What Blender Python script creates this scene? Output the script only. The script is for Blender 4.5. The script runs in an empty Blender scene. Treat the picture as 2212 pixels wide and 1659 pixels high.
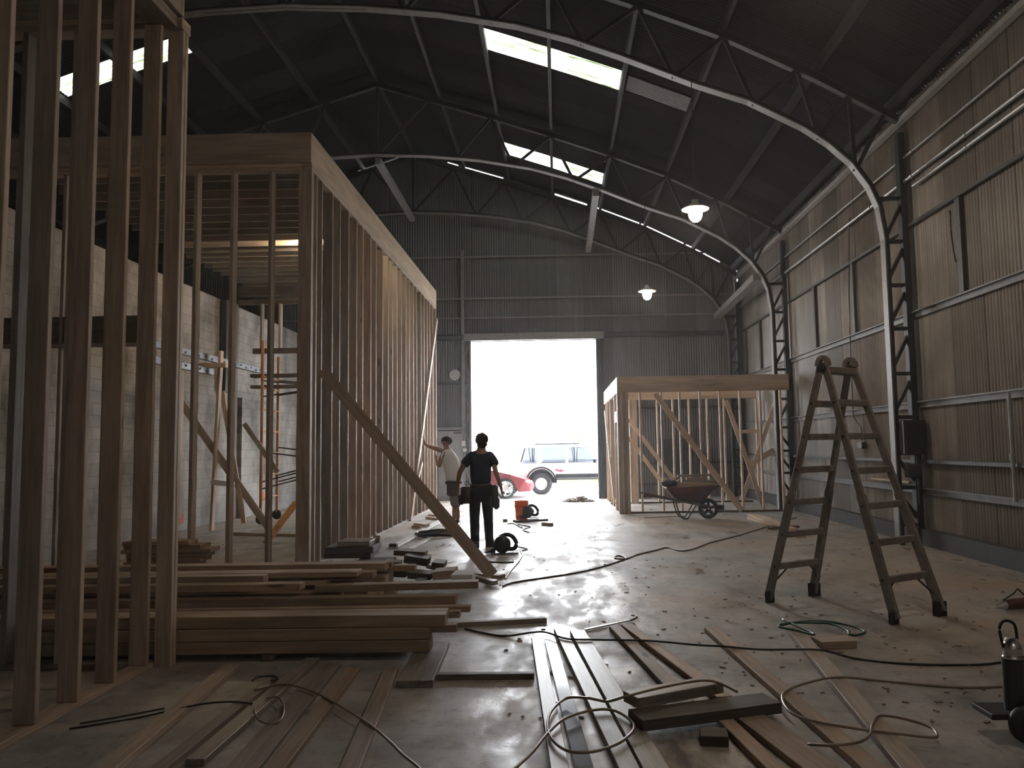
import bpy, bmesh, math, random
from mathutils import Vector, Matrix
random.seed(7)
SC = bpy.context.scene
COL = SC.collection

# ---------------------------------------------------------------- camera, sky, exposure
F, CX, CY, H, ROLL, VP = 1700.0, 1184.0, 829.5, 1.57, 0.0170, (1206.0, 964.0)
W, HT = 2212.0, 1659.0
_d = Vector(((VP[0]-CX)/F, -(VP[1]-CY)/F, -1.0)).normalized()
_u = Vector((-ROLL, 1.0, 0.0)); _u = (_u - _d*_u.dot(_d)).normalized()
_r = _d.cross(_u)
MC = Matrix((_r, _d, _u))                    # camera axes -> building axes (x right, y into the hall, z up)
CAM = Vector((0, 0, H))
cd = bpy.data.cameras.new('camera'); cam = bpy.data.objects.new('camera', cd); COL.objects.link(cam)
cd.sensor_fit = 'HORIZONTAL'; cd.sensor_width = 36.0; cd.lens = F/W*36.0
cd.shift_x = (W/2-CX)/W; cd.shift_y = (CY-HT/2)/W
cd.clip_start = 0.05; cd.clip_end = 300
cam.matrix_world = Matrix.Translation(CAM) @ MC.to_4x4()
SC.camera = cam

SKY = 13.0
wd = bpy.data.worlds.new('sky'); SC.world = wd; wd.use_nodes = True
_bg = wd.node_tree.nodes['Background']; _bg.inputs[0].default_value = (0.93, 0.96, 1.0, 1); _bg.inputs[1].default_value = SKY
SC.view_settings.view_transform = 'Standard'; SC.view_settings.look = 'None'
SC.view_settings.exposure = 1.1; SC.view_settings.gamma = 1.0; SC.view_settings.use_curve_mapping = False
cy = SC.cycles
cy.use_denoising = True
cy.max_bounces = 8; cy.diffuse_bounces = 5; cy.glossy_bounces = 3; cy.transmission_bounces = 4; cy.transparent_max_bounces = 6
cy.sample_clamp_indirect = 4.0; cy.caustics_reflective = False; cy.caustics_refractive = False
cy.blur_glossy = 0.5

def portal(name, loc, rot, sx, sy):
    l = bpy.data.lights.new(name, 'AREA'); l.shape = 'RECTANGLE'; l.size = sx; l.size_y = sy
    l.cycles.is_portal = True
    o = bpy.data.objects.new(name, l); COL.objects.link(o); o.location = loc; o.rotation_euler = rot
YB = 23.75                                    # inner face of the end wall
OX0, OX1, OZ = -2.60, 1.18, 4.78              # the big doorway
portal('doorway_portal', ((OX0+OX1)/2, YB+.02, OZ/2), (math.pi/2, 0, 0), OX1-OX0, OZ)

# ---------------------------------------------------------------- small helpers
def ray(px, py): return MC @ Vector(((px-CX)/F, -(py-CY)/F, -1.0))
def P(px, py, z=0.0):
    w = ray(px, py); return CAM + w*((z-H)/w.z)
def PY(px, py, y):
    w = ray(px, py); return CAM + w*(y/w.y)
def PX(px, py, x):
    w = ray(px, py); return CAM + w*(x/w.x)

WM = {}                                        # world matrices, by object name
def world_of(o): return WM.get(o.name, Matrix.Identity(4))
def link(o, parent=None, mw=None):
    COL.objects.link(o)
    mw = mw or Matrix.Identity(4)
    if parent is not None:
        o.parent = parent
        o.matrix_parent_inverse = world_of(parent).inverted()
    o.matrix_basis = mw
    WM[o.name] = mw
    return o
def tag(o, label=None, cat=None, group=None, kind=None):
    if label: o['label'] = label
    if cat: o['category'] = cat
    if group: o['group'] = group
    if kind: o['kind'] = kind
    return o
def thing(name, label, cat, loc=(0, 0, 0), rz=0.0, group=None, kind=None, mw=None):
    o = bpy.data.objects.new(name, None); o.empty_display_size = .1
    link(o, None, mw or (Matrix.Translation(Vector(loc)) @ Matrix.Rotation(rz, 4, 'Z')))
    return tag(o, label, cat, group, kind)
def meshobj(name, bm, mat, parent=None, mw=None, smooth=False, local=True):
    """bm holds coordinates local to mw (when local) - link it as one mesh object."""
    me = bpy.data.meshes.new(name)
    bmesh.ops.recalc_face_normals(bm, faces=bm.faces[:])
    bm.to_mesh(me); bm.free()
    if smooth:
        for p in me.polygons: p.use_smooth = True
    me.materials.append(mat)
    o = bpy.data.objects.new(name, me)
    return link(o, parent, mw)
def bm_box(bm, c, s, bevel=0.0, rot=None):
    r = bmesh.ops.create_cube(bm, size=1.0)
    vs = r['verts']
    for v in vs:
        q = Vector((v.co.x*s[0], v.co.y*s[1], v.co.z*s[2]))
        if rot is not None: q = rot @ q
        v.co = q + Vector(c)
    if bevel:
        es = list({e for v in vs for e in v.link_edges})
        bmesh.ops.bevel(bm, geom=es, offset=bevel, segments=1, affect='EDGES')
def bm_cyl(bm, a, b, r0, r1=None, n=16, caps=True):
    a, b = Vector(a), Vector(b); r1 = r0 if r1 is None else r1
    d = (b-a); L = d.length; q = d.to_track_quat('Z', 'Y').to_matrix()
    rings = []
    for p, r in ((a, r0), (b, r1)):
        rings.append([bm.verts.new(p + q @ Vector((r*math.cos(2*math.pi*i/n), r*math.sin(2*math.pi*i/n), 0))) for i in range(n)])
    for i in range(n):
        bm.faces.new((rings[0][i], rings[0][(i+1) % n], rings[1][(i+1) % n], rings[1][i]))
    if caps:
        bm.faces.new(rings[0][::-1]); bm.faces.new(rings[1])
def bm_lathe(bm, prof, n=24, axis='Z', c=(0, 0, 0), closed=False):
    c = Vector(c); rings = []
    for r, z in prof:
        ring = []
        for i in range(n):
            t = 2*math.pi*i/n
            q = Vector((r*math.cos(t), r*math.sin(t), z))
            if axis == 'Y': q = Vector((q.x, q.z, q.y))
            if axis == 'X': q = Vector((q.z, q.x, q.y))
            ring.append(bm.verts.new(c+q))
        rings.append(ring)
    m = len(rings)
    for k in range(m if closed else m-1):
        A, B = rings[k], rings[(k+1) % m]
        for i in range(n): bm.faces.new((A[i], A[(i+1) % n], B[(i+1) % n], B[i]))
    if not closed:
        if prof[0][0] > 1e-4: bm.faces.new(rings[0][::-1])
        if prof[-1][0] > 1e-4: bm.faces.new(rings[-1])
def bm_prism(bm, poly, y0, y1, plane='XZ', bevel=0):
    """extrude a polygon given in a plane along the remaining axis"""
    def mk(u, v, w):
        return Vector((u, w, v)) if plane == 'XZ' else (Vector((w, u, v)) if plane == 'YZ' else Vector((u, v, w)))
    A = [bm.verts.new(mk(u, v, y0)) for u, v in poly]
    B = [bm.verts.new(mk(u, v, y1)) for u, v in poly]
    n = len(poly)
    f = [bm.faces.new(A), bm.faces.new(B[::-1])]
    for i in range(n): f.append(bm.faces.new((A[i], B[i], B[(i+1) % n], A[(i+1) % n])))
    if bevel:
        es = list({e for q in f[:2] for e in q.edges})
        bmesh.ops.bevel(bm, geom=es, offset=bevel, segments=2, affect='EDGES')
def sweep(bm, pts, w, t, normal):
    """rectangular bar following pts; w measured along 'normal', t across it in the plane"""
    pts = [Vector(p) for p in pts]; normal = Vector(normal).normalized(); prev = None; first = None
    for i, p in enumerate(pts):
        d = (pts[min(i+1, len(pts)-1)] - pts[max(i-1, 0)]).normalized()
        s = d.cross(normal).normalized()
        ring = [bm.verts.new(p + normal*(a*w/2) + s*(b*t/2)) for a, b in ((-1, -1), (1, -1), (1, 1), (-1, 1))]
        if prev:
            for k in range(4): bm.faces.new((prev[k], prev[(k+1) % 4], ring[(k+1) % 4], ring[k]))
        else: first = ring
        prev = ring
    bm.faces.new(first[::-1]); bm.faces.new(prev)
def bar(bm, a, b, w, t, n=(0, 0, 1)):
    sweep(bm, [a, b], w, t, n) if abs((Vector(b)-Vector(a)).normalized().dot(Vector(n).normalized())) < .99 else sweep(bm, [a, b], w, t, (0, 1, 0))

def axes(a, b, up):
    x = (b-a).normalized(); up = Vector(up)
    y = up.cross(x)
    if y.length < 1e-4: y = Vector((0, 1, 0)).cross(x)
    y.normalize(); z = x.cross(y)
    return Matrix((x, y, z)).transposed()
def board(name, a, b, w, t, mat, parent=None, up=(0, 0, 1), bevel=.003, warp=0.0):
    """timber from a to b (axis ends), w wide, t thick along 'up'; its grain runs along local x"""
    a, b = Vector(a), Vector(b); L = (b-a).length
    R = axes(a, b, up); mw = Matrix.Translation((a+b)/2) @ R.to_4x4()
    bm = bmesh.new(); bm_box(bm, (0, 0, 0), (L, w, t), bevel)
    return meshobj(name, bm, mat, parent, mw)
def spline(pts, sub=6):
    pts = [Vector(p) for p in pts]; out = []
    for i in range(len(pts)-1):
        p0, p1, p2, p3 = pts[max(i-1, 0)], pts[i], pts[i+1], pts[min(i+2, len(pts)-1)]
        for k in range(sub):
            t = k/sub
            out.append(.5*((2*p1) + (p2-p0)*t + (2*p0-5*p1+4*p2-p3)*t*t + (3*p1-p0-3*p2+p3)*t**3))
    return out + [pts[-1]]
def bm_tube(bm, pts, r, n=8):
    prev = None; first = None; ref = Vector((0, 0, 1))
    for i, p in enumerate(pts):
        d = (pts[min(i+1, len(pts)-1)] - pts[max(i-1, 0)])
        if d.length < 1e-7: continue
        d.normalize(); s = d.cross(ref)
        if s.length < .05: s = d.cross(Vector((1, 0, 0)))
        s.normalize(); u = s.cross(d)
        ring = [bm.verts.new(p + s*(r*math.cos(2*math.pi*k/n)) + u*(r*math.sin(2*math.pi*k/n))) for k in range(n)]
        if prev:
            for k in range(n): bm.faces.new((prev[k], prev[(k+1) % n], ring[(k+1) % n], ring[k]))
        else: first = ring
        prev = ring
    bm.faces.new(first[::-1]); bm.faces.new(prev)
def cord(name, pts, r, mat, label, cat='cable', group=None, parent=None, sub=6):
    bm = bmesh.new(); bm_tube(bm, spline(pts, sub), r)
    o = meshobj(name, bm, mat, parent, smooth=True)
    if label: tag(o, label, cat, group)
    return o

# ---------------------------------------------------------------- materials
def nodes(name):
    m = bpy.data.materials.new(name); m.use_nodes = True
    nt = m.node_tree; b = nt.nodes['Principled BSDF']
    return m, nt, b
def N(nt, t, **kw):
    n = nt.nodes.new(t)
    for k, v in kw.items(): setattr(n, k, v)
    return n
def ramp(nt, src, stops):
    r = N(nt, 'ShaderNodeValToRGB'); e = r.color_ramp.elements
    while len(e) < len(stops): e.new(.5)
    for q, (p, c) in zip(e, stops):
        q.position = p; q.color = (c, c, c, 1) if not isinstance(c, tuple) else (*c, 1)
    nt.links.new(src, r.inputs[0]); return r
def mixc(nt, fac, a, b, mode='MIX'):
    m = N(nt, 'ShaderNodeMix', data_type='RGBA', blend_type=mode)
    for s, v in ((0, fac), (6, a), (7, b)):
        if isinstance(v, (int, float)): m.inputs[s].default_value = v
        elif isinstance(v, tuple): m.inputs[s].default_value = (*v, 1)
        else: nt.links.new(v, m.inputs[s])
    return m.outputs[2]
def coords(nt, scale=(1, 1, 1), kind='Object'):
    tc = N(nt, 'ShaderNodeTexCoord'); mp = N(nt, 'ShaderNodeMapping')
    mp.inputs['Scale'].default_value = scale
    nt.links.new(tc.outputs[kind], mp.inputs[0]); return mp.outputs[0]
def noise(nt, vec, scale, detail=5, rough=.55, w=None):
    n = N(nt, 'ShaderNodeTexNoise'); n.inputs['Scale'].default_value = scale
    n.inputs['Detail'].default_value = detail; n.inputs['Roughness'].default_value = rough
    if w is not None:
        n.noise_dimensions = '4D'; nt.links.new(w, n.inputs['W'])
    nt.links.new(vec, n.inputs['Vector']); return n.outputs[0]
def bump(nt, b, h, dist=.01, strength=.5):
    q = N(nt, 'ShaderNodeBump'); q.inputs['Distance'].default_value = dist; q.inputs['Strength'].default_value = strength
    nt.links.new(h, q.inputs['Height']); nt.links.new(q.outputs[0], b.inputs['Normal'])
def plain(name, c, rough=.6, metal=0.0, spec=.4, var=.25, scale=8.0):
    m, nt, b = nodes(name)
    v = noise(nt, coords(nt), scale, 4)
    c2 = tuple(x*(1-var) for x in c)
    r = ramp(nt, v, [(.3, c2), (.7, c)])
    nt.links.new(r.outputs[0], b.inputs['Base Color'])
    b.inputs['Roughness'].default_value = rough; b.inputs['Metallic'].default_value = metal
    b.inputs['Specular IOR Level'].default_value = spec
    return m
def wood(name, light, dark, rough=.62, spec=.3, vary=.35):
    """sawn timber: streaks along the length, knots, each board its own tone"""
    m, nt, b = nodes(name)
    oi = N(nt, 'ShaderNodeObjectInfo')
    mul = N(nt, 'ShaderNodeMath', operation='MULTIPLY'); nt.links.new(oi.outputs['Random'], mul.inputs[0]); mul.inputs[1].default_value = 37.0
    v = coords(nt, (.9, 14, 14))
    g = noise(nt, v, 2.2, 7, .62, mul.outputs[0])
    g2 = noise(nt, coords(nt, (.5, 3, 3)), 1.6, 3, .5, mul.outputs[0])
    r = ramp(nt, g, [(.32, dark), (.62, light)])
    r2 = ramp(nt, g2, [(.3, .72), (.7, 1.05)])
    c = mixc(nt, 1.0, r.outputs[0], r2.outputs[0], 'MULTIPLY')
    vo = N(nt, 'ShaderNodeTexVoronoi'); vo.voronoi_dimensions = '4D'; vo.inputs['Scale'].default_value = 1.0
    nt.links.new(coords(nt, (1.7, 6, 6)), vo.inputs['Vector']); nt.links.new(mul.outputs[0], vo.inputs['W'])
    k = ramp(nt, vo.outputs['Distance'], [(.10, .35), (.17, 1.0)])
    c = mixc(nt, .85, c, k.outputs[0], 'MULTIPLY')
    rr = ramp(nt, oi.outputs['Random'], [(0, (1-vary, 1-vary*.95, 1-vary*.88)), (.5, (1.0, 1.0, 1.0)), (1, (1+vary*.6, 1+vary*.4, 1+vary*.25))])
    c = mixc(nt, 1.0, c, rr.outputs[0], 'MULTIPLY')
    nt.links.new(c, b.inputs['Base Color'])
    b.inputs['Roughness'].default_value = rough; b.inputs['Specular IOR Level'].default_value = spec
    bump(nt, b, g, .004, .35)
    return m
def emit(name, c, s):
    m, nt, b = nodes(name)
    b.inputs['Base Color'].default_value = (*c, 1); b.inputs['Emission Color'].default_value = (*c, 1); b.inputs['Emission Strength'].default_value = s
    return m

M_FRAME = wood('framing_timber', (.47, .395, .325), (.29, .235, .19))
M_PINE = wood('fresh_pine', (.64, .50, .38), (.44, .335, .245), vary=.2)
M_PILE = wood('stacked_timber', (.45, .335, .24), (.28, .205, .145), vary=.22)
M_GREY = wood('weathered_timber', (.36, .31, .26), (.20, .17, .14), rough=.42, spec=.5, vary=.25)
M_DARKWOOD = wood('dark_timber', (.15, .115, .09), (.08, .06, .045))
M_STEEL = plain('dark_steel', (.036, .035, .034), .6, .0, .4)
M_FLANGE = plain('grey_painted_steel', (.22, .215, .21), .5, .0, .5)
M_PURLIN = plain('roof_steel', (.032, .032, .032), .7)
M_ALU = plain('aluminium', (.34, .35, .37), .4, .8, .5)
M_GALV = plain('galvanised_pipe', (.42, .42, .42), .4, .6, .5)
M_BLACK = plain('black_rubber', (.025, .025, .027), .6)
M_BLKPL = plain('black_plastic', (.03, .03, .032), .35)
M_CORD = plain('dark_cable', (.06, .05, .045), .4)
M_TAN = plain('tan_cable', (.30, .24, .17), .3, 0, .6)
M_GREEN = plain('green_hose', (.02, .09, .06), .3, 0, .6)
M_DULLALU = plain('dull_aluminium', (.15, .155, .165), .45, .5, .5, .5, 3)
M_AMBER = wood('amber_timber', (.72, .40, .15), (.55, .28, .10))  # stronger orange wood tone for one diagonal board
M_WHITE = plain('white_card', (.75, .75, .76), .5)
M_ORANGE = plain('orange_plastic', (.90, .15, .015), .45, 0, .4, .1)
M_RED = plain('dark_red_metal', (.12, .045, .038), .4)
M_ORPAINT = plain('rusty_orange_paint', (.46, .22, .08), .55)
M_CHROME = plain('bright_metal', (.75, .75, .76), .25, .9)
M_ELEC = plain('dark_grey_enamel', (.05, .05, .05), .5)
M_LADDER = plain('ladder_fibreglass', (.22, .19, .165), .5, 0, .4, .3, 14)
M_SKIN = plain('skin', (.32, .18, .12), .6, 0, .3, .1)
M_NAVY = plain('navy_cotton', (.022, .024, .032), .9, 0, .1)
M_DENIM = plain('dark_work_trousers', (.030, .030, .034), .9, 0, .1)
M_HAIR = plain('dark_hair', (.018, .014, .012), .6)
M_TEE = plain('white_cotton', (.72, .72, .73), .9, 0, .1, .06)
M_SHORTS = plain('faded_camouflage', (.20, .18, .15), .9, 0, .1, .55, 14)
M_LEATHER = plain('dark_leather', (.03, .024, .02), .6)

def corr_mat(name, ca, cb, axis, stain, rough=.5, sheet=.85, metal=.0, spec=.4):
    """corrugated sheet: each sheet its own tone, vertical streaks and stains"""
    m, nt, b = nodes(name)
    tc = N(nt, 'ShaderNodeTexCoord'); sx = N(nt, 'ShaderNodeSeparateXYZ'); nt.links.new(tc.outputs['Object'], sx.inputs[0])
    d = N(nt, 'ShaderNodeMath', operation='DIVIDE'); nt.links.new(sx.outputs[axis], d.inputs[0]); d.inputs[1].default_value = sheet
    fl = N(nt, 'ShaderNodeMath', operation='FLOOR'); nt.links.new(d.outputs[0], fl.inputs[0])
    wn = N(nt, 'ShaderNodeTexWhiteNoise', noise_dimensions='1D'); nt.links.new(fl.outputs[0], wn.inputs['W'])
    sc = (9, 9, .35)
    v = noise(nt, coords(nt, sc), 1.0, 6, .6)
    v2 = noise(nt, coords(nt), .55, 5, .6)
    r = ramp(nt, v, [(.3, cb), (.7, ca)])
    rs = ramp(nt, wn.outputs['Value'], [(0, .62), (.5, .95), (1, 1.2)])
    c = mixc(nt, 1.0, r.outputs[0], rs.outputs[0], 'MULTIPLY')
    r2 = ramp(nt, v2, [(.35, 0.0), (.62, 1.0)])
    c = mixc(nt, r2.outputs[0], stain, c)
    fr = N(nt, 'ShaderNodeMath', operation='FRACT'); nt.links.new(d.outputs[0], fr.inputs[0])
    seam = ramp(nt, fr.outputs[0], [(.0, .25), (.025, 1.0)])
    c = mixc(nt, 1.0, c, seam.outputs[0], 'MULTIPLY')
    nt.links.new(c, b.inputs['Base Color']); b.inputs['Roughness'].default_value = rough; b.inputs['Metallic'].default_value = metal
    b.inputs['Specular IOR Level'].default_value = spec
    return m
M_WALLR = corr_mat('weathered_sheeting', (.38, .345, .32), (.22, .20, .182), 1, (.15, .13, .112))
M_WALLB = corr_mat('grey_sheeting', (.165, .175, .18), (.105, .112, .116), 0, (.12, .12, .12), .55)
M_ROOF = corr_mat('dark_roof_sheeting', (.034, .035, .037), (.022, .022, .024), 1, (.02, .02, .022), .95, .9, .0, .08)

def floor_mat():
    m, nt, b = nodes('worn_concrete')
    v = coords(nt)
    big = noise(nt, v, .35, 6, .6); mid = noise(nt, v, 1.7, 7, .65); fine = noise(nt, v, 9.0, 8, .7)
    stretch = noise(nt, coords(nt, (1, .35, 1)), 2.4, 7, .7)
    base = ramp(nt, mid, [(.3, (.17, .155, .14)), (.7, (.47, .45, .425))])
    dust = ramp(nt, big, [(.45, 0.0), (.62, 1.0)])
    c = mixc(nt, dust.outputs[0], base.outputs[0], (.38, .30, .225))
    spots = ramp(nt, fine, [(.32, .45), (.46, 1.0)])
    c = mixc(nt, .8, c, spots.outputs[0], 'MULTIPLY')
    # dark oil trail down the drive lane and pale scuffs
    tc = N(nt, 'ShaderNodeTexCoord'); sx = N(nt, 'ShaderNodeSeparateXYZ'); nt.links.new(tc.outputs['Object'], sx.inputs[0])
    ab = N(nt, 'ShaderNodeMath', operation='SUBTRACT'); nt.links.new(sx.outputs[0], ab.inputs[0]); ab.inputs[1].default_value = .62
    ab2 = N(nt, 'ShaderNodeMath', operation='ABSOLUTE'); nt.links.new(ab.outputs[0], ab2.inputs[0])
    lane = ramp(nt, ab2.outputs[0], [(.02, 1.0), (.34, 0.0)])
    trail = N(nt, 'ShaderNodeMath', operation='MULTIPLY'); nt.links.new(lane.outputs[0], trail.inputs[0])
    tr = ramp(nt, stretch, [(.42, 0.0), (.6, .9)]); nt.links.new(tr.outputs[0], trail.inputs[1])
    c = mixc(nt, trail.outputs[0], c, (.06, .05, .04))
    nt.links.new(c, b.inputs['Base Color'])
    rg = ramp(nt, stretch, [(.36, .22), (.52, .56), (.72, .78)])
    rr = N(nt, 'ShaderNodeMath', operation='MAXIMUM'); nt.links.new(rg.outputs[0], rr.inputs[0])
    tr2 = N(nt, 'ShaderNodeMath', operation='MULTIPLY'); nt.links.new(trail.outputs[0], tr2.inputs[0]); tr2.inputs[1].default_value = .75
    nt.links.new(tr2.outputs[0], rr.inputs[1])
    nt.links.new(rr.outputs[0], b.inputs['Roughness'])
    b.inputs['Specular IOR Level'].default_value = .5
    bump(nt, b, fine, .006, .5)
    return m
M_FLOOR = floor_mat()
def block_mat():
    m, nt, b = nodes('painted_block')
    tc = N(nt, 'ShaderNodeTexCoord'); sx = N(nt, 'ShaderNodeSeparateXYZ'); nt.links.new(tc.outputs['Object'], sx.inputs[0])
    cb = N(nt, 'ShaderNodeCombineXYZ'); nt.links.new(sx.outputs[1], cb.inputs[0]); nt.links.new(sx.outputs[2], cb.inputs[1])
    br = N(nt, 'ShaderNodeTexBrick'); nt.links.new(cb.outputs[0], br.inputs['Vector'])
    br.inputs['Scale'].default_value = 1.0; br.inputs['Brick Width'].default_value = .4; br.inputs['Row Height'].default_value = .2
    br.inputs['Mortar Size'].default_value = .006; br.inputs['Color1'].default_value = (.43, .395, .37, 1); br.inputs['Color2'].default_value = (.36, .335, .31, 1)
    br.inputs['Mortar'].default_value = (.28, .25, .23, 1)
    v = noise(nt, coords(nt, (1, 1, .7)), .9, 7, .65)
    st = ramp(nt, v, [(.36, .32), (.56, 1.0)])
    c = mixc(nt, .9, br.outputs[0], st.outputs[0], 'MULTIPLY')
    # grime rising from the floor, in ragged patches
    z = ramp(nt, sx.outputs[2], [(.0, 1.0), (1.0, 0.0)])
    zz = N(nt, 'ShaderNodeMath', operation='MULTIPLY'); nt.links.new(z.outputs[0], zz.inputs[0])
    gr = ramp(nt, noise(nt, coords(nt, (1, 2, .8)), 1.3, 6, .6), [(.35, .1), (.6, .8)]); nt.links.new(gr.outputs[0], zz.inputs[1])
    c = mixc(nt, zz.outputs[0], c, (.20, .20, .20))
    nt.links.new(c, b.inputs['Base Color']); b.inputs['Roughness'].default_value = .85; b.inputs['Specular IOR Level'].default_value = .2
    bump(nt, b, br.outputs['Fac'], -.004, .6)
    return m
M_BLOCK = block_mat()
def skylight_mat():
    m, nt, b = nodes('translucent_sheet')
    out = nt.nodes['Material Output']
    t = N(nt, 'ShaderNodeBsdfTranslucent')
    v = noise(nt, coords(nt, (.6, 12, 1)), 1.4, 6, .65)
    r = ramp(nt, v, [(.36, (.010, .016, .004)), (.47, (.085, .095, .06)), (.58, (.24, .245, .235))])
    nt.links.new(r.outputs[0], t.inputs[0]); nt.links.new(t.outputs[0], out.inputs[0])
    return m
M_SKYL = skylight_mat()

# ---------------------------------------------------------------- hall shell
RX = 5.55                                     # inner face of the right wall
RIDGE = -4.3
ROOF = [(-4.3, 10.68), (-3.04, 10.28), (-1.5, 9.80), (-.05, 9.32), (1.4, 8.80), (2.75, 8.26), (4.2, 7.53), (5.75, 6.66)]
def roof_z(x):
    x = RIDGE + abs(x-RIDGE)
    for (a, za), (b, zb) in zip(ROOF, ROOF[1:]):
        if x <= b: return za + (zb-za)*(x-a)/(b-a)
    (a, za), (b, zb) = ROOF[-2:]
    return za + (zb-za)*(x-a)/(b-a)
XL = 2*RIDGE - RX                             # far left wall
YR = -5.0                                     # wall behind the camera

bm = bmesh.new(); bm_box(bm, ((XL+RX)/2, (YB+YR)/2, -.1), (RX-XL+.6, YB-YR+.3, .2))
tag(meshobj('floor', bm, M_FLOOR), 'stained grey concrete floor with sawdust, glossy towards the doorway', 'floor', kind='structure')
def corr(bm, line, pitch, amp, zb, zt, axis, sgn=1, u0=0, u1=1, extra=()):
    """vertical corrugated sheet along x or y at the fixed coordinate 'line'"""
    us = []
    n = int((u1-u0)/(pitch/4))
    us = [u0+i*pitch/4 for i in range(n+1)] + [u1]
    for e in extra: us += [e-1e-4, e+1e-4]
    us = sorted(set(us))
    prev = None
    for u in us:
        off = amp*math.cos(2*math.pi*u/pitch)*sgn
        def mk(z): return (u, line+off, z) if axis == 'x' else (line+off, u, z)
        a, b = bm.verts.new(mk(zb(u))), bm.verts.new(mk(zt(u)))
        if prev: bm.faces.new((prev[0], a, b, prev[1]))
        prev = (a, b)
# right wall with girts, battens and a kerb
wr = thing('wall_right', 'weathered brown corrugated sheet wall on steel girts along the right side', 'wall', (0, 0, 0), kind='structure')
bm = bmesh.new(); corr(bm, RX+.03, .076, .012, lambda u: 0.0, lambda u: roof_z(RX+.03)+.085, 'y', 1, YR, YB)
meshobj('sheeting', bm, M_WALLR, wr, smooth=True)
def wall_z(px, py): return PX(px, py, RX-.05).z
M_GIRT = plain('dusty_girt', (.19, .18, .17), .6)
M_GIRTD = plain('dark_girt', (.07, .065, .06), .6)
for py in (582, 838, 1078):
    z = PX(2212, py, RX-.05).z
    bm = bmesh.new(); bm_prism(bm, [(RX, z-.10), (RX-.015, z-.10), (RX-.015, z-.02), (RX-.07, z-.02), (RX-.07, z), (RX, z)], YR, YB-.05)
    meshobj('girt', bm, M_GIRT, wr)
for py in (330, 1006):
    z = PX(2212, py, RX-.05).z
    bm = bmesh.new(); bm_box(bm, (RX-.03, (YR+YB)/2, z), (.05, YB-YR-.1, .05)); meshobj('girt', bm, M_GIRTD, wr)
bm = bmesh.new(); bm_box(bm, (RX-.03, (YR+YB)/2, .12), (.16, YB-YR-.1, .24)); meshobj('kerb', bm, plain('dark_kerb', (.06, .058, .055), .8), wr)
z0, z1 = PX(2212, 582, RX).z, PX(2212, 330, RX).z
for px, lo, hi in ((2083, z0, z1), (1760, z0, z1), (1845, z0, z1), (1640, z0, z1), (1668, z0, z1), (1700, .9, z0), (1608, z0, z1)):
    y = PX(px, 700, RX-.03).y
    bm = bmesh.new(); bm_box(bm, (RX-.015, y, (lo+hi)/2), (.05, .12, hi-lo)); meshobj('batten', bm, M_GIRTD, wr)
# pale eave plate along the wall head
bm = bmesh.new(); bm_box(bm, (RX-.06, (YR+YB)/2, 6.60), (.10, YB-YR-.1, .08)); meshobj('eave_plate', bm, plain('pale_eave', (.42, .41, .40), .7), wr)
# end wall
gaps = [(772, 860, .014), (971, 994, .014), (1006, 1094, .018), (1208, 1278, .04), (1298, 1392, .022), (1397, 1488, .022), (1494, 1566, .022)]
GX = [((a-1206)/F*YB, (b-1206)/F*YB, g) for a, b, g in gaps]
def top_b(u):
    z = roof_z(u)
    for a, b, g in GX:
        if a < u < b: return z+.062-g
    return z+.10
wb = thing('wall_back', 'grey corrugated sheet end wall around the open doorway', 'wall', (0, 0, 0), kind='structure')
bm = bmesh.new(); corr(bm, YB+.03, .076, .012, lambda u: OZ if OX0 < u < OX1 else 0.0, top_b, 'x', 1, XL, RX+.1, [OX0, OX1]+[q for g in GX for q in g[:2]])
meshobj('sheeting', bm, M_WALLB, wb, smooth=True)
for py, d, hh in ((552, .05, .05), (642, .05, .05), (684, .05, .04)):
    z = PY(1206, py, YB).z
    bm = bmesh.new(); bm_box(bm, ((XL+RX)/2, YB-d/2, z), (RX-XL-.2, d, hh)); meshobj('girt', bm, M_FLANGE, wb)
z = OZ+.13
bm = bmesh.new(); bm_box(bm, ((OX0+OX1)/2, YB-.06, z), (OX1-OX0+.5, .12, .22), .01); meshobj('door_header', bm, M_FLANGE, wb)
bm = bmesh.new(); bm_box(bm, ((OX1+.3+RX-.5)/2, YB-.10, z), (RX-OX1-.8, .16, .12), .01); meshobj('door_track', bm, M_STEEL, wb)
bm = bmesh.new(); bm_box(bm, (-3.3, YB-.10, z), (.95, .16, .14), .01); meshobj('door_track', bm, M_STEEL, wb)
for py in (1000, 1045, 880):
    z = PY(1450, py, YB).z
    bm = bmesh.new(); bm_box(bm, ((OX1+.2+RX)/2, YB-.02, z), (RX-OX1-.2, .05, .05)); meshobj('girt', bm, M_GIRTD, wb)
z = PY(975, 828, YB).z
bm = bmesh.new(); bm_box(bm, (-3.4, YB-.02, z), (1.4, .05, .05)); meshobj('girt', bm, M_GIRTD, wb)
bm = bmesh.new(); bm_box(bm, (PY(1462, 985, YB).x, YB-.03, PY(1462, 985, YB).z), (1.0, .04, 1.0), .005); meshobj('boarded_hatch', bm, M_ELEC, wb)
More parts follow.
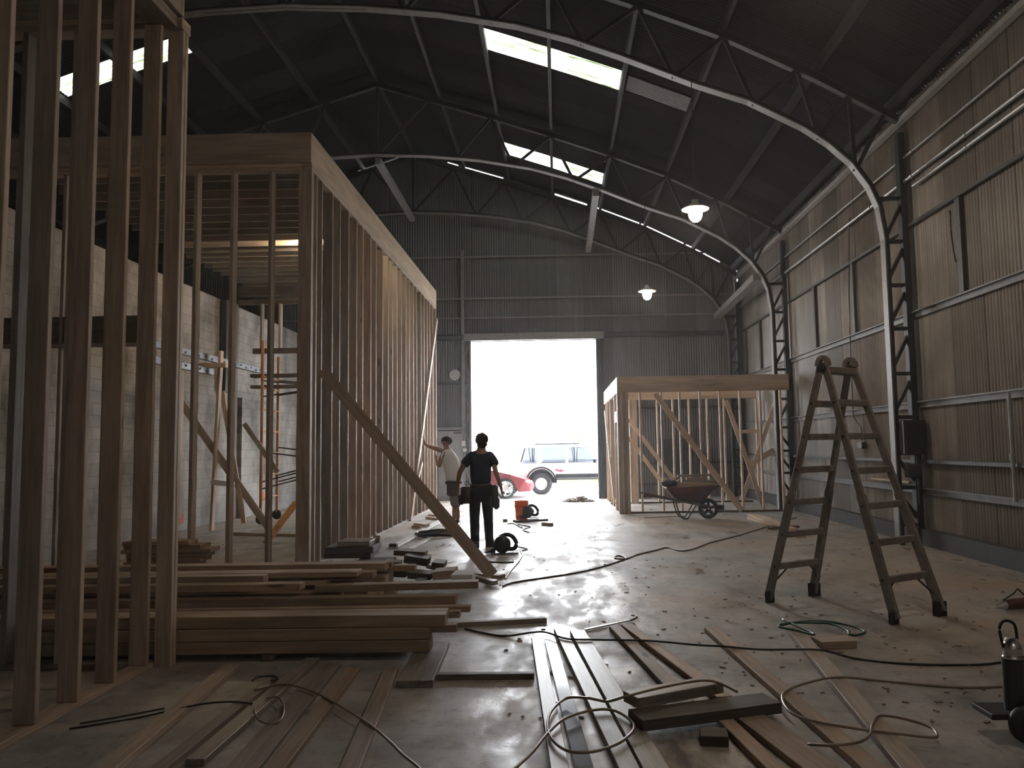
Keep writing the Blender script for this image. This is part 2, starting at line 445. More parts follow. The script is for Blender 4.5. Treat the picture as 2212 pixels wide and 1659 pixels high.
# jambs
def lattice(name, x0, x1, y, ztop, parent, m):
    bm = bmesh.new(); bm_box(bm, (x0+.03, y, ztop/2), (.06, .10, ztop)); bm_box(bm, (x1-.02, y, ztop/2), (.04, .10, ztop))
    n = 9
    for i in range(n):
        za, zb = ztop*i/n, ztop*(i+1)/n
        a, b = ((x0+.03, y, za), (x1-.03, y, zb)) if i % 2 == 0 else ((x1-.03, y, za), (x0+.03, y, zb))
        bar(bm, a, b, .05, .025, (0, 1, 0))
    return meshobj(name, bm, m, parent)
lattice('jamb_post', OX0-.27, OX0, YB-.02, OZ, wb, M_FLANGE)
bm = bmesh.new(); bm_box(bm, (OX0-.24, YB-.06, 5.0+OZ/2-2.4), (.09, .12, 5.2)); meshobj('wall_post', bm, M_FLANGE, wb)
bm = bmesh.new()
for dx, w in ((.03, .05), (.10, .06), (.18, .08)): bm_box(bm, (OX1+dx, YB-.08, OZ/2), (w, .2, OZ), .004)
meshobj('jamb_post', bm, M_STEEL, wb)
# left block wall
wl = thing('wall_left', 'grimy painted concrete block wall seen through the framing on the left', 'wall', (0, 0, 0), kind='structure')
BX, BZ = -7.62, 5.02
bm = bmesh.new(); bm_box(bm, (BX-.1, (YR+YB)/2, BZ/2), (.2, YB-YR, BZ)); meshobj('blockwork', bm, M_BLOCK, wl)
bm = bmesh.new(); bm_box(bm, (BX+.06, 20.9, 1.42), (.12, 4.6, 2.84)); meshobj('lower_lining', bm, M_BLOCK, wl)
m_spray = plain('orange_spray_paint', (.70, .24, .14), .9, 0, .1, .5, 20)
for (px, py, s) in ((565, 1040, .16), (572, 1072, .18), (390, 1120, .16)):
    p = PX(px, py, BX+(.135 if px > 500 else .012)); bm = bmesh.new(); bm_box(bm, p, (.008, s*1.5, s*1.2), .003); meshobj('spray_mark', bm, m_spray, wl)
# far left and rear wall close the hall
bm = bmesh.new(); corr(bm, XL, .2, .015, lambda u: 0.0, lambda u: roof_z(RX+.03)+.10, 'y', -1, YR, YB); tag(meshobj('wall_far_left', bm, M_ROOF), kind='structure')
bm = bmesh.new(); corr(bm, YR, .2, .015, lambda u: 0.0, lambda u: roof_z(u)+.02, 'x', -1, XL, RX+.1); tag(meshobj('wall_rear', bm, plain('pale_bounce_sheeting', (.66, .63, .59), .7)), kind='structure')  # unseen rear wall made pale so it bounces door light onto camera-facing sides

# roof: corrugations run down the slope, real holes where the light panels sit
ce = thing('ceiling', 'dark corrugated pitched roof on steel purlins with translucent panels', 'ceiling', (0, 0, 0), kind='structure')
def roof_hit(px, py, side=1):
    w = ray(px, py); t = 5.0
    lo, hi = 1.0, 60.0
    for _ in range(50):
        t = (lo+hi)/2; q = CAM + w*t
        if q.z > roof_z(q.x): hi = t
        else: lo = t
    return CAM + w*t
def panel(px0, px1, pyT0, pyT1, pyB0, pyB1):
    a, b, c, d = roof_hit(px0, pyT0), roof_hit(px1, pyT1), roof_hit(px1, pyB1), roof_hit(px0, pyB0)
    xs = sorted(((a.x+d.x)/2, (b.x+c.x)/2)); ys = sorted(((a.y+b.y)/2, (c.y+d.y)/2))
    return xs[0], xs[1], ys[0], ys[1]
_q0, _q1 = PX(395, 106, -7.28), PX(422, 136, -7.28)
SKYL = [panel(1047, 1350, 73, 160, 117, 204), panel(1091, 1303, 317, 377, 342, 400), (-9.95, -7.28, _q0.y, _q1.y+.1)]
DULL = panel(1354, 1500, 165, 222, 205, 250)
def roof_sheet(bm, xa, xb, ya, yb, dz=0.0, pitch=.09, amp=.011):
    n = max(1, int((yb-ya)/(pitch/4))); xs = [xa] + [x for x in sorted([q for q, _ in ROOF]+[2*RIDGE-q for q, _ in ROOF]) if xa+.01 < x < xb-.01] + [xb]
    prev = None
    for i in range(n+1):
        y = ya + (yb-ya)*i/n; o = amp*math.cos(2*math.pi*y/pitch)+dz
        row = [bm.verts.new((x, y, roof_z(x)+.08+o)) for x in xs]
        if prev:
            for k in range(len(xs)-1): bm.faces.new((prev[k], prev[k+1], row[k+1], row[k]))
        prev = row
RXe = 5.72; RLe = 2*RIDGE-RXe
bands = sorted(SKYL[:2], key=lambda s: s[2])
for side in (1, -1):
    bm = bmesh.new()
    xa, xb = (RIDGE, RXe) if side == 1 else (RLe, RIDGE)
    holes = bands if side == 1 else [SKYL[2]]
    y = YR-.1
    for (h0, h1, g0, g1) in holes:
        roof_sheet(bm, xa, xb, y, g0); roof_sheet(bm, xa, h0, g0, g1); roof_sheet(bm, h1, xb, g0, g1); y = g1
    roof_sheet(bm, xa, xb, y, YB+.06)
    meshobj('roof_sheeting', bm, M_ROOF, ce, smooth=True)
for k, (h0, h1, g0, g1) in enumerate(SKYL):
    bm = bmesh.new(); roof_sheet(bm, h0-.05, h1+.05, g0-.02, g1+.02, .012)
    w = meshobj('window_%d' % (k+1), bm, M_SKYL, None, smooth=True)
    tag(w, ['translucent corrugated roof light, the larger one right of the ridge', 'translucent corrugated roof light beyond the second truss', 'translucent corrugated roof light on the left slope behind the tall studs'][k], 'skylight', kind='structure')
bm = bmesh.new(); roof_sheet(bm, DULL[0], DULL[1], DULL[2], DULL[3], -.03); meshobj('dull_panel', bm, plain('dull_panel', (.15, .15, .155), .6), ce, smooth=True)
PURX = [-4.3, -2.75, -1.36, -.05, 1.40, 2.75, 4.2, 5.35]
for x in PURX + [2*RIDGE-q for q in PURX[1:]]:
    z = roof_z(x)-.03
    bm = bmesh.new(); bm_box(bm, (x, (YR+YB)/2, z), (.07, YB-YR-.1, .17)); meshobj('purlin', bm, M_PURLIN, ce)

# ---------------------------------------------------------------- arched steel trusses
INNER = [(5.13, 0), (5.13, 2.4), (5.13, 4.7), (5.06, 5.22), (4.93, 5.55), (4.68, 5.92), (4.33, 6.25), (3.95, 6.52), (3.1, 6.97), (2.25, 7.27), (1.1, 7.75), (.3, 8.05), (-.55, 8.3), (-1.8, 8.53), (-3.0, 8.66), (-4.3, 8.72)]
def inner_z(x):
    x = RIDGE+abs(x-RIDGE)
    pts = INNER[2:][::-1]
    for (a, za), (b, zb) in zip(pts, pts[1:]):
        if a <= x <= b and b > a: return za+(zb-za)*(x-a)/(b-a)
    return 4.7
def mir(x, s): return x if s == 1 else 2*RIDGE-x
def truss(y, label, yscale=1.0):
    t = thing('arched_truss', label, 'roof truss', (RIDGE, y, 0), group='arched steel roof trusses', kind='structure')
    for s in (1, -1):
        bm = bmesh.new(); sweep(bm, [(mir(x, s), y, z) for x, z in INNER], .17, .022, (0, 1, 0)); meshobj('inner_flange', bm, M_FLANGE, t)
        bm = bmesh.new(); sweep(bm, [(mir(x+.05, s), y, z+(.03 if z > 5 else 0)) for x, z in INNER], .02, .09, (0, 1, 0)); meshobj('flange_rib', bm, M_STEEL, t)
        bm = bmesh.new(); bm_box(bm, (mir(5.46, s), y, 3.2), (.10, .14, 6.4)); meshobj('column_chord', bm, M_STEEL, t)
        bm = bmesh.new(); sweep(bm, [(mir(x, s), y, roof_z(x)-.19) for x, _ in ROOF[:-1]] + [(mir(5.46, s), y, roof_z(5.46)-.2)], .12, .10, (0, 1, 0)); meshobj('top_chord', bm, M_STEEL, t)
        zs = [.30, .86, 1.38, 1.93, 2.60, 3.30, 3.98, 4.67, 5.36]
        for i, z in enumerate(zs):
            xi = 5.13 if z < 4.8 else 5.03
            bm = bmesh.new(); bar(bm, (mir(xi, s), y, z), (mir(5.46, s), y, z), .06, .055, (0, 1, 0)); meshobj('column_strut', bm, M_STEEL, t)
            if i < len(zs)-1:
                a, b = (z+.04, zs[i+1]-.06) if z >= 1.9 else (zs[i+1]-.04, z+.06)
                bm = bmesh.new(); bar(bm, (mir(5.15, s), y, a), (mir(5.46, s), y, b), .06, .05, (0, 1, 0)); meshobj('column_brace', bm, M_STEEL, t)
        tops = [-4.3, -3.05, -1.52, -.05, 1.4, 2.75, 3.9, 4.7, 5.25]; bots = [-4.3, -2.37, -.97, .49, 1.94, 3.2, 4.2, 4.75]
        for i in range(len(bots)):
            xb = bots[i]
            for xt in (tops[i], tops[i+1]):
                if s == -1 and i == 0 and xt == -4.3: continue
                bm = bmesh.new(); bar(bm, (mir(xb, s), y, inner_z(xb)), (mir(xt, s), y, roof_z(xt)-.2), .05, .06, (0, 1, 0)); meshobj('web', bm, M_STEEL, t)
    return t
truss(12.15, 'nearest arched steel truss, its pale curved flange dropping to the right column behind the ladder')
truss(18.65, 'middle arched steel truss with open web below the far roof light')
truss(YB-.35, 'farthest arched steel truss standing against the end wall')
for (x0, z0, x1, z1, w, lab) in ((4.85, 5.55, 4.80, 5.35, .2, 'pale steel strut from the middle truss knee down to the end wall'),
                          (1.02, 7.70, 1.0, 7.45, .16, 'steel strut from the middle truss to the end wall, below the far roof light'),
                          (-4.3, 8.6, -4.3, 8.5, .14, 'dark ridge-line steel strut between the middle and farthest trusses')):
    bm = bmesh.new(); bar(bm, (x0, 18.72, z0), (x1, YB-.42, z1), .16, w); tag(meshobj('roof_strut', bm, M_FLANGE), lab, 'steel strut', kind='structure')

# pipes on the right wall
def pipe(x, z, y0, y1, r, label):
    bm = bmesh.new(); bm_cyl(bm, (x, y0, z), (x, y1, z), r, n=10)
    for k in range(int((y1-y0)/1.6)): bm_cyl(bm, (x, y0+.8+k*1.6, z), (x, y0+.86+k*1.6, z), r*1.35, n=10)
    return tag(meshobj('wall_conduit', bm, M_GALV, smooth=False), label, 'conduit', 'conduits along the right wall')
za, zb_, zc = PX(2212, 118, RX-.1).z, PX(2212, 190, RX-.1).z, PX(2212, 222, RX-.1).z
pipe(RX-.06, za, 3, YB-.5, .018, 'thin upper conduit high along the right wall just below the eave')
pipe(RX-.07, zb_, 3, YB-.5, .028, 'middle conduit along the right wall, upper of the close pair')
pipe(RX-.07, zc, 3, 11.8, .028, 'lower conduit along the right wall, lower of the close pair')
p = PX(2182, 846, RX-.1); q = PX(2192, 1085, RX-.1)
bm = bmesh.new(); bm_cyl(bm, (RX-.09, q.y, p.z), (RX-.09, q.y, q.z), .022, n=10); bm_cyl(bm, (RX-.09, q.y, q.z+.5), (RX-.09, q.y, q.z+.58), .034, n=10)
tag(meshobj('drop_conduit', bm, M_GALV), 'grey vertical conduit down the right wall near the right edge of the photo', 'conduit')
xw = RX-.05
cord('hanging_cable', [PX(1835, 470, xw), PX(1834, 640, xw), PX(1842, 870, xw), PX(1846, 905, xw), PX(1860, 925, xw), PX(1862, 952, xw)], .012, M_CORD, 'dark cable hanging down the right wall to a socket box behind the ladder')
p = PX(1861, 962, RX-.05)
bm = bmesh.new(); bm_box(bm, (RX-.05, p.y, p.z), (.08, .22, .12), .006); o = tag(meshobj('socket_box', bm, M_ELEC), 'small dark socket box on the right wall behind the ladder', 'socket box')
cord('wall_cable', [PX(2052, 455, xw), PX(2054, 500, xw), PX(2060, 545, xw), PX(2065, 565, xw)], .012, M_CORD, 'short dark cable hanging from the upper girt of the right wall')
# electrical box on the first column
eb = thing('breaker_box', 'dark electrical breaker box on the nearest truss column by the right wall', 'electrical box', (5.3, 12.0, 1.3))
bm = bmesh.new(); bm_box(bm, (5.36, 11.98, 1.62), (.34, .16, .52), .01); meshobj('cabinet', bm, M_ELEC, eb)
bm = bmesh.new(); bm_box(bm, (5.36, 11.89, 1.62), (.28, .02, .44), .005); meshobj('door', bm, M_BLKPL, eb)
bm = bmesh.new(); bm_cyl(bm, (5.42, 12.0, 1.36), (5.42, 12.0, .6), .025, n=10); meshobj('conduit', bm, M_STEEL, eb)
bm = bmesh.new(); bm_box(bm, (5.33, 11.98, 1.12), (.2, .14, .2), .01); meshobj('junction_box', bm, M_ELEC, eb)
p = PX(1888, 1036, RX-.12); q = PX(1972, 1041, RX-.12)
board('wall_plank', (RX-.12, p.y, p.z+.02), (RX-.12, q.y, p.z+.02), .12, .03, M_PINE)
tag(bpy.data.objects['wall_plank'], 'pale short plank lying on a girt of the right wall behind the ladder', 'plank')

# personnel door, left of the doorway
d1 = thing('door_1', 'closed grey personnel door in the end wall left of the doorway', 'door', (-3.24, YB-.05, 0), kind='structure')
bm = bmesh.new(); bm_box(bm, (-3.24, YB-.03, 1.06), (.76, .05, 2.04), .004); meshobj('door_leaf', bm, plain('grey_door', (.33, .33, .34), .5), d1)
bm = bmesh.new(); bm_box(bm, (-3.66, YB-.04, 1.07), (.07, .1, 2.14)); bm_box(bm, (-2.83, YB-.04, 1.07), (.07, .1, 2.14)); bm_box(bm, (-3.24, YB-.04, 2.15), (.9, .1, .08)); meshobj('door_frame', bm, M_FLANGE, d1)
bm = bmesh.new(); bm_box(bm, (-3.02, YB-.10, 2.02), (.24, .05, .05), .005); meshobj('door_closer', bm, M_ELEC, d1)
bm = bmesh.new(); bm_cyl(bm, (-2.96, YB-.06, 1.0), (-2.96, YB-.12, 1.0), .03, n=12); meshobj('door_knob', bm, M_CHROME, d1)
bm = bmesh.new(); bm_box(bm, (-3.24, YB-.06, .02), (.84, .14, .04)); meshobj('sill', bm, M_ALU, d1)
for (px, py, s) in ((1001, 958, .16), (1004, 972, .10)):
    p = PY(px, py, YB-.1); bm = bmesh.new(); bm_box(bm, (p.x, YB-.12, p.z), (.1, .02, s), .003); tag(meshobj('wall_notice', bm, M_WHITE), 'small pale notice beside the personnel door, %s of two' % ('upper' if s > .12 else 'lower'), 'notice')
p = PY(982, 810, YB-.1); bm = bmesh.new(); bm_cyl(bm, (p.x, YB-.01, p.z), (p.x, YB-.08, p.z), .17, .16, 28); tag(meshobj('round_vent', bm, plain('pale_vent', (.45, .46, .47), .6)), 'round pale vent cover on the end wall left of the doorway', 'vent')

# ---------------------------------------------------------------- lamps
M_BULB = emit('lamp_glass', (1.0, .84, .68), 100.0)
M_SHADE = plain('white_enamel', (.85, .83, .8), .4)
def pendant(x, y, z, ztop, label):
    t = thing('pendant_lamp', label, 'lamp', (x, y, z), group='pendant lamps in the hall')
    bm = bmesh.new(); bm_lathe(bm, [(.02, .16), (.05, .15), (.06, .09), (.12, .06), (.215, .01), (.21, .0), (.11, .045), (.05, .07)], 32, c=(x, y, z)); meshobj('lamp_shade', bm, M_SHADE, t, smooth=True)
    bm = bmesh.new(); bm_lathe(bm, [(.0, -.20), (.045, -.19), (.085, -.15), (.105, -.09), (.108, -.03), (.09, .05), (.04, .075), (0, .08)], 24, c=(x, y, z)); meshobj('globe', bm, M_BULB, t, smooth=True)
    bm = bmesh.new(); bm_cyl(bm, (x, y, z+.15), (x, y, ztop), .008, n=8); meshobj('cable', bm, M_CORD, t)
    return t
pendant(2.19, 12.0, 5.20, 7.27, 'nearer lit pendant lamp hanging from the nearest truss')
pendant(2.17, 18.5, 5.20, 7.27, 'farther lit pendant lamp hanging above the doorway side of the hall')
pendant(2.19, 5.5, 5.25, 8.4, 'lit pendant lamp of the bay above the camera')
M_BULB = emit('rear_fill_glass', (1.0, .87, .74), 60.0)
pendant(2.19, -1.0, 5.25, 8.4, 'unseen fill lamp added in the bay behind the camera')  # added out of view as fill for the camera-facing sides
t = thing('work_bulb', 'lit bulb hanging between the ceiling joists of the tall framed room', 'lamp', (-4.72, 14.6, 5.4))
bm = bmesh.new(); bm_lathe(bm, [(0, -.07), (.04, -.055), (.05, -.01), (.025, .05), (0, .06)], 16, c=(-4.72, 14.60, 5.52)); meshobj('globe', bm, emit('work_bulb_glass', (1.0, .78, .52), 520.0), t, smooth=True)
bm = bmesh.new(); bm_cyl(bm, (-4.72, 14.60, 5.57), (-4.72, 14.60, 5.64), .022, n=10); meshobj('socket', bm, M_BLKPL, t)
bm = bmesh.new(); bm_cyl(bm, (-4.72, 14.60, 5.64), (-4.72, 14.60, 5.95), .006, n=8); meshobj('cable', bm, M_CORD, t)

# ---------------------------------------------------------------- tall framed room on the left
def stud(parent, x, y, z0, z1, sx, sy, mat=M_FRAME, name='stud'):
    return board(name, (x, y, z0), (x, y, z1), sy, sx, mat, parent, up=(1, 0, 0))
WXO, WXI = -3.28, -3.42                       # outer and inner face of the side wall
FY = 10.38
R1 = thing('framed_room', 'tall timber framed room with ceiling joists, standing between the block wall and the drive lane', 'timber frame', (-5.4, FY, 0), kind='thing')
ZP0, ZP1, ZR = 5.362, 5.462, 5.875
xm = (WXO+WXI)/2
# side wall
for y in (10.62, 10.87, 11.39, 11.79, 12.28, 12.79, 13.2, 13.77, 14.17, 14.7, 15.2, 15.6, 16.05, 16.5, 17.0, 17.4, 17.9, 18.3, 18.9, 19.35, 19.8, 20.2, 20.7, 21.25):
    stud(R1, xm, y, .04, ZP0, .14, .04)
for k, dx in enumerate((0, .045)):
    stud(R1, xm-.02, FY+.02+dx, 0, ZP0, .18, .04, name='corner_post')
board('bottom_plate', (xm, FY+.2, .02), (xm, 21.3, .02), .14, .038, M_FRAME, R1)
for z in (ZP0+.026, ZP0+.076): board('top_plate', (xm, FY, z), (xm, 21.3, z), .14, .046, M_FRAME, R1)
board('rim_joist', (WXO-.02, FY, (ZP1+ZR)/2), (WXO-.02, 21.32, (ZP1+ZR)/2), .04, ZR-ZP1, M_PINE, R1)
# front wall
for x in (-4.86, -4.36, -3.84, -5.45, -6.05, -6.65, -7.3):
    stud(R1, x, FY+.07, 0, ZP0, .045, .14)
for z in (ZP0+.026, ZP0+.076): board('top_plate', (-7.55, FY+.07, z), (WXI, FY+.07, z), .14, .046, M_PINE, R1)
board('rim_joist', (-7.55, FY-.02, (ZP1+ZR)/2), (WXO, FY-.02, (ZP1+ZR)/2), .04, ZR-ZP1, M_PINE, R1)
zh0, zh1 = PY(150, 742, FY).z, PY(150, 684, FY).z
board('header', (-7.5, FY+.07, (zh0+zh1)/2), (-5.48, FY+.07, (zh0+zh1)/2), .13, zh1-zh0, M_DARKWOOD, R1)
board('header_plate', (-7.5, FY+.07, zh0-.02), (-5.48, FY+.07, zh0-.02), .15, .04, M_FRAME, R1)
for k in range(25):
    y = 10.75+.41*k
    board('ceiling_joist', (-7.50, y, (ZP1+ZR)/2), (WXO-.05, y, (ZP1+ZR)/2), .04, ZR-ZP1-.09, M_FRAME, R1)
# cross wall inside, with a high opening
cy_ = 18.35
for z, h in ((ZP1-.12, .22), (ZP1-.38, .10)): board('header', (-7.5, cy_, z), (WXI-.1, cy_, z), .14, h, M_DARKWOOD, R1)
zs_ = PY(600, 758, cy_).z
board('sill_rail', (PY(548, 758, cy_).x, cy_, zs_), (WXI-.1, cy_, zs_), .14, .12, M_DARKWOOD, R1)
for px, lo in ((566, zs_), (606, zs_), (508, 0)):
    x = PY(px, 720, cy_).x; stud(R1, x, cy_, lo if lo else .02, ZP1-.4, .05 if lo else .10, .14, M_FRAME if lo else M_DARKWOOD)
# steel post against the block wall
bm = bmesh.new(); bm_box(bm, (BX+.12, 17.6, 3.95), (.12, .2, 2.1)); tag(meshobj('wall_bracket_post', bm, M_STEEL), 'dark steel post fixed high on the block wall inside the tall framed room', 'post')

# propping braces outside the side wall
a = PX(697, 800, WXO+.10); b = P(1064, 1243, .05)
board('prop_brace', a, b, .15, .04, M_PINE, up=(.25, -1, 0))
tag(bpy.data.objects['prop_brace'], 'long diagonal pine prop from the tall stud wall down to a floor stake', 'timber brace')
for (pa, pb, w, t, z, lab) in (((1022, 1240), (1085, 1245), .14, .04, .02, 'short timber floor stake holding the foot of the long diagonal prop'),):
    board('floor_stake', P(*pa, z), P(*pb, z), w, t, M_FRAME); tag(bpy.data.objects['floor_stake'], lab, 'timber offcut')
xb_ = WXO+.04
board('wall_brace', PX(944, 690, xb_), PX(886, 1138, xb_), .14, .03, M_PINE, up=(1, 0, 0))
tag(bpy.data.objects['wall_brace'], 'thin pale board braced diagonally across the outside of the tall stud wall', 'timber brace')
board('wall_brace.001', PX(912, 1000, xb_+.05), PX(897, 1060, xb_+.05), .10, .03, M_PINE, up=(1, 0, 0))
tag(bpy.data.objects['wall_brace.001'], 'short orange-brown board nailed low on the outside of the tall stud wall', 'timber brace')

# ---------------------------------------------------------------- near framed wall, far left
R2 = thing('framed_wall', 'near dark timber stud wall corner at the far left, taller than the photo', 'timber frame', (-3.06, 5.8, 0), kind='thing')
NX = -3.065
for y in (5.80, 5.385, 4.985, 4.585, 4.18):
    stud(R2, NX, y, .04, 4.86, .13, .04)
stud(R2, -2.935, 5.90, .0, 4.86, .12, .04, name='corner_post'); stud(R2, -2.935, 5.95, .0, 4.86, .12, .04, M_PINE, name='corner_post')
board('bottom_plate', (NX, 3.4, .02), (NX, 5.96, .02), .13, .038, M_FRAME, R2)
board('bottom_plate', (-5.6, 5.92, .02), (-3.14, 5.92, .02), .13, .038, M_FRAME, R2)
for x in (-3.70, -4.10, -4.5, -4.9): stud(R2, x, 5.92, .04, 4.86, .045, .13)
for z in (4.883, 4.93):
    board('top_plate', (-5.6, 5.92, z), (-2.87, 5.92, z), .14, .045, M_PINE, R2); board('top_plate', (NX+.06, 3.0, z), (NX+.06, 5.84, z), .2, .045, M_FRAME, R2)
board('rim_joist', (-5.6, 5.86, 5.15), (-2.87, 5.86, 5.15), .04, .38, M_FRAME, R2)
board('rim_joist', (-2.89, 3.0, 5.15), (-2.89, 5.83, 5.15), .04, .38, M_FRAME, R2)

# ---------------------------------------------------------------- low framed room, right
R3 = thing('framed_room', 'low timber framed room on the right between the doorway and the right wall', 'timber frame', (3.4, 18.27, 0), kind='thing')
Y0, Y1, X0, X1 = 18.27, 21.4, 1.385, 5.06
ZA, ZB_, ZC = 2.79, 2.88, 3.16
for k in range(4): stud(R3, X0+.03+.066*k, Y0+.05, 0, ZA, .064, .13, name='corner_post')
board('bottom_plate', (X0+.26, Y0+.06, .02), (5.34, Y0+.06, .02), .09, .04, M_DARKWOOD, R3)
for y, xa, xb in ((Y0+.06, X0, 5.44), (Y1, X0, 5.44)):
    board('top_plate', (xa, y, (ZA+ZB_)/2), (xb-.06, y, (ZA+ZB_)/2), .10, ZB_-ZA, M_PINE, R3)
    board('rim_joist', (xa, y-.03, (ZB_+ZC)/2), (xb-.06, y-.03, (ZB_+ZC)/2), .04, ZC-ZB_, M_PINE, R3)
for px in (1385, 1431, 1471, 1515, 1558, 1602, 1646, 1690):
    x = PY(px, 950, Y0).x; stud(R3, x, Y0+.06, .04, ZA, .04, .09, M_PINE)
board('bottom_plate', (X0, Y1, .02), (5.2, Y1, .02), .09, .04, M_DARKWOOD, R3)
for px in (1421, 1455, 1490, 1529, 1566, 1636):
    x = PY(px, 950, Y1).x; stud(R3, x, Y1, .04, ZA, .045, .09, M_PINE)
for k in range(3): stud(R3, PY(1363, 960, Y1).x+.07*k, Y1, 0, ZA, .068, .12, M_PINE, name='corner_post')
# left side, facing the doorway
board('rim_joist', (X0+.02, Y0, (ZB_+ZC)/2), (X0+.02, YB-.2, (ZB_+ZC)/2), .04, ZC-ZB_, M_PINE, R3)
board('top_plate', (X0+.05, Y0+.1, (ZA+ZB_)/2), (X0+.05, YB-.2, (ZA+ZB_)/2), .10, ZB_-ZA, M_PINE, R3)
for y in (18.75, 19.25, 19.5, 21.0, 22.2, 22.9): stud(R3, X0+.05, y, .0, ZA, .09, .04, M_PINE)
board('header', (X0+.05, 18.6, 2.25), (X0+.05, 19.3, 2.25), .09, .26, M_PINE, R3)
board('brace', (X0-.02, 22.8, 2.55), (X0-.02, 19.6, .1), .09, .04, M_PINE, R3, up=(1, 0, 0))
bp = lambda pa, pb, y, w=.10: board('brace', PY(*pa, y), PY(*pb, y), w, .04, M_PINE, R3, up=(0, 1, 0))
bp((1415, 850), (1603, 1103), Y0-.04, .13)
bp((1358, 905), (1462, 1046), 20.2); bp((1358, 945), (1434, 1048), 20.3)
bp((1568, 864), (1650, 1098), 18.72); bp((1681, 852), (1602, 1082), 19.0)
bp((1640, 932), (1590, 932), 20.9, .09); 
bp((1617, 1005), (1672, 972), 18.95, .13)

# ---------------------------------------------------------------- timber piles
BOARD_NO = [0]
def loose(name, a, b, w, t, mat, label, cat='timber', group=None, up=(0, 0, 1)):
    o = board(name, a, b, w, t, mat, up=up); return tag(o, label, cat, group)
G_PILE = 'long boards in the timber pile on the left'
def pile(xr, y, z, w, t, label, xl=-6.6, yaw=0.0, tilt=0.0, mat=M_PILE, y2=None):
    """a long board lying along x: right end at xr, underside at z"""
    yl = y + yaw*(xr-xl)
    loose('timber_board', (xl, yl, z+t/2+tilt*(xr-xl)), (xr, y, z+t/2), w, t, mat, label, 'timber', G_PILE)
def xr_of(px, py, y): return PY(px, py, y).x
pile(xr_of(926, 1395, 5.95), 6.075, .055, .14, .085, 'lowest front board of the long timber pile, its end short of the others')
pile(xr_of(925, 1375, 5.98), 6.085, .145, .14, .085, 'second board up the front face of the long timber pile')
pile(xr_of(985, 1368, 6.15), 6.225, .155, .09, .055, 'narrow board sticking out of the front of the long timber pile at mid height')
pile(xr_of(961, 1345, 6.0), 6.085, .235, .13, .088, 'long thick front board topping the near face of the timber pile', yaw=.012)
pile(xr_of(992, 1332, 6.45), 6.52, .20, .09, .05, 'thin board end poking out behind the thick front board of the timber pile')
pile(xr_of(967, 1325, 6.35), 6.36, .225, .12, .07, 'board directly behind the thick front board of the timber pile')
pile(xr_of(1015, 1309, 6.62), 6.66, .215, .09, .05, 'farthest-reaching narrow board low in the middle of the timber pile')
pile(xr_of(980, 1297, 6.65), 6.84, .245, .14, .075, 'wide square-ended board across the middle of the timber pile')
loose('timber_board', Vector((-2.15, 7.00, .362)), Vector((xr_of(1032, 1270, 7.1), 7.15, .356)), .13, .06, M_PILE, 'board lying aslant across the timber pile, rising to the right end', 'timber', G_PILE)
pile(xr_of(648, 1292, 6.85), 6.92, .365, .14, .06, 'shorter board on top of the timber pile ending below the tall corner post', yaw=.008)
pile(xr_of(565, 1279, 7.0), 7.10, .40, .12, .07, 'short top board of the timber pile ending beside the near stud corner', yaw=.004)
pile(xr_of(705, 1286, 7.2), 7.28, .35, .13, .04, 'pale thin board lying in the hollow of the timber pile', mat=M_PINE, yaw=.01)
pile(xr_of(809, 1262, 7.5), 7.52, .365, .15, .06, 'broad board at the back of the timber pile, third from the rear', yaw=.02)
pile(xr_of(775, 1272, 7.30), 7.32, .42, .20, .045, 'widest plank on top of the timber pile, its end clipped at an angle')
pile(xr_of(834, 1243, 7.75), 7.78, .40, .18, .07, 'broad light-brown board at the back of the timber pile, second from the rear', yaw=.0)
pile(xr_of(850, 1226, 8.1), 8.08, .375, .14, .06, 'rearmost long board of the timber pile, touching the block offcuts', yaw=-.012)
pile(xr_of(895, 1232, 8.2), 8.28, .31, .11, .06, 'reddish board at the rear of the timber pile under the block offcuts')
pile(xr_of(840, 1268, 7.3), 7.62, .25, .10, .05, 'half-hidden board end under the broad boards of the timber pile')
# buried courses under the top layer
for k, (y, z, t, xr) in enumerate([(6.29, .055, .09, -1.2), (6.49, .055, .07, -1.35), (6.52, .13, .065, -1.25), (6.68, .055, .075, -1.15), (6.88, .055, .10, -1.3), (6.88, .16, .08, -1.42), (7.10, .055, .10, -1.4), (7.09, .165, .09, -1.7), (7.35, .055, .12, -1.7), (7.33, .18, .11, -1.75),
        (7.6, .055, .09, -1.8), (7.82, .055, .12, -1.75), (7.8, .18, .11, -1.85), (7.78, .295, .10, -1.9), (8.05, .055, .12, -1.8), (8.06, .18, .12, -1.75), (8.27, .055, .12, -1.7), (8.28, .18, .12, -1.75), (7.09, .26, .06, -1.95), (7.4, .295, .045, -1.95)]):
    pile(xr, y, z, .17, t, 'board in the buried courses of the long timber pile, under the top layer')
for x in (-6.2, -4.1, -2.2):
    loose('dunnage', (x, 6.0, .025), (x, 8.4, .025), .09, .05, M_DARKWOOD, 'dark bearer under the long timber pile, one of three', 'timber', 'bearers under the timber pile')
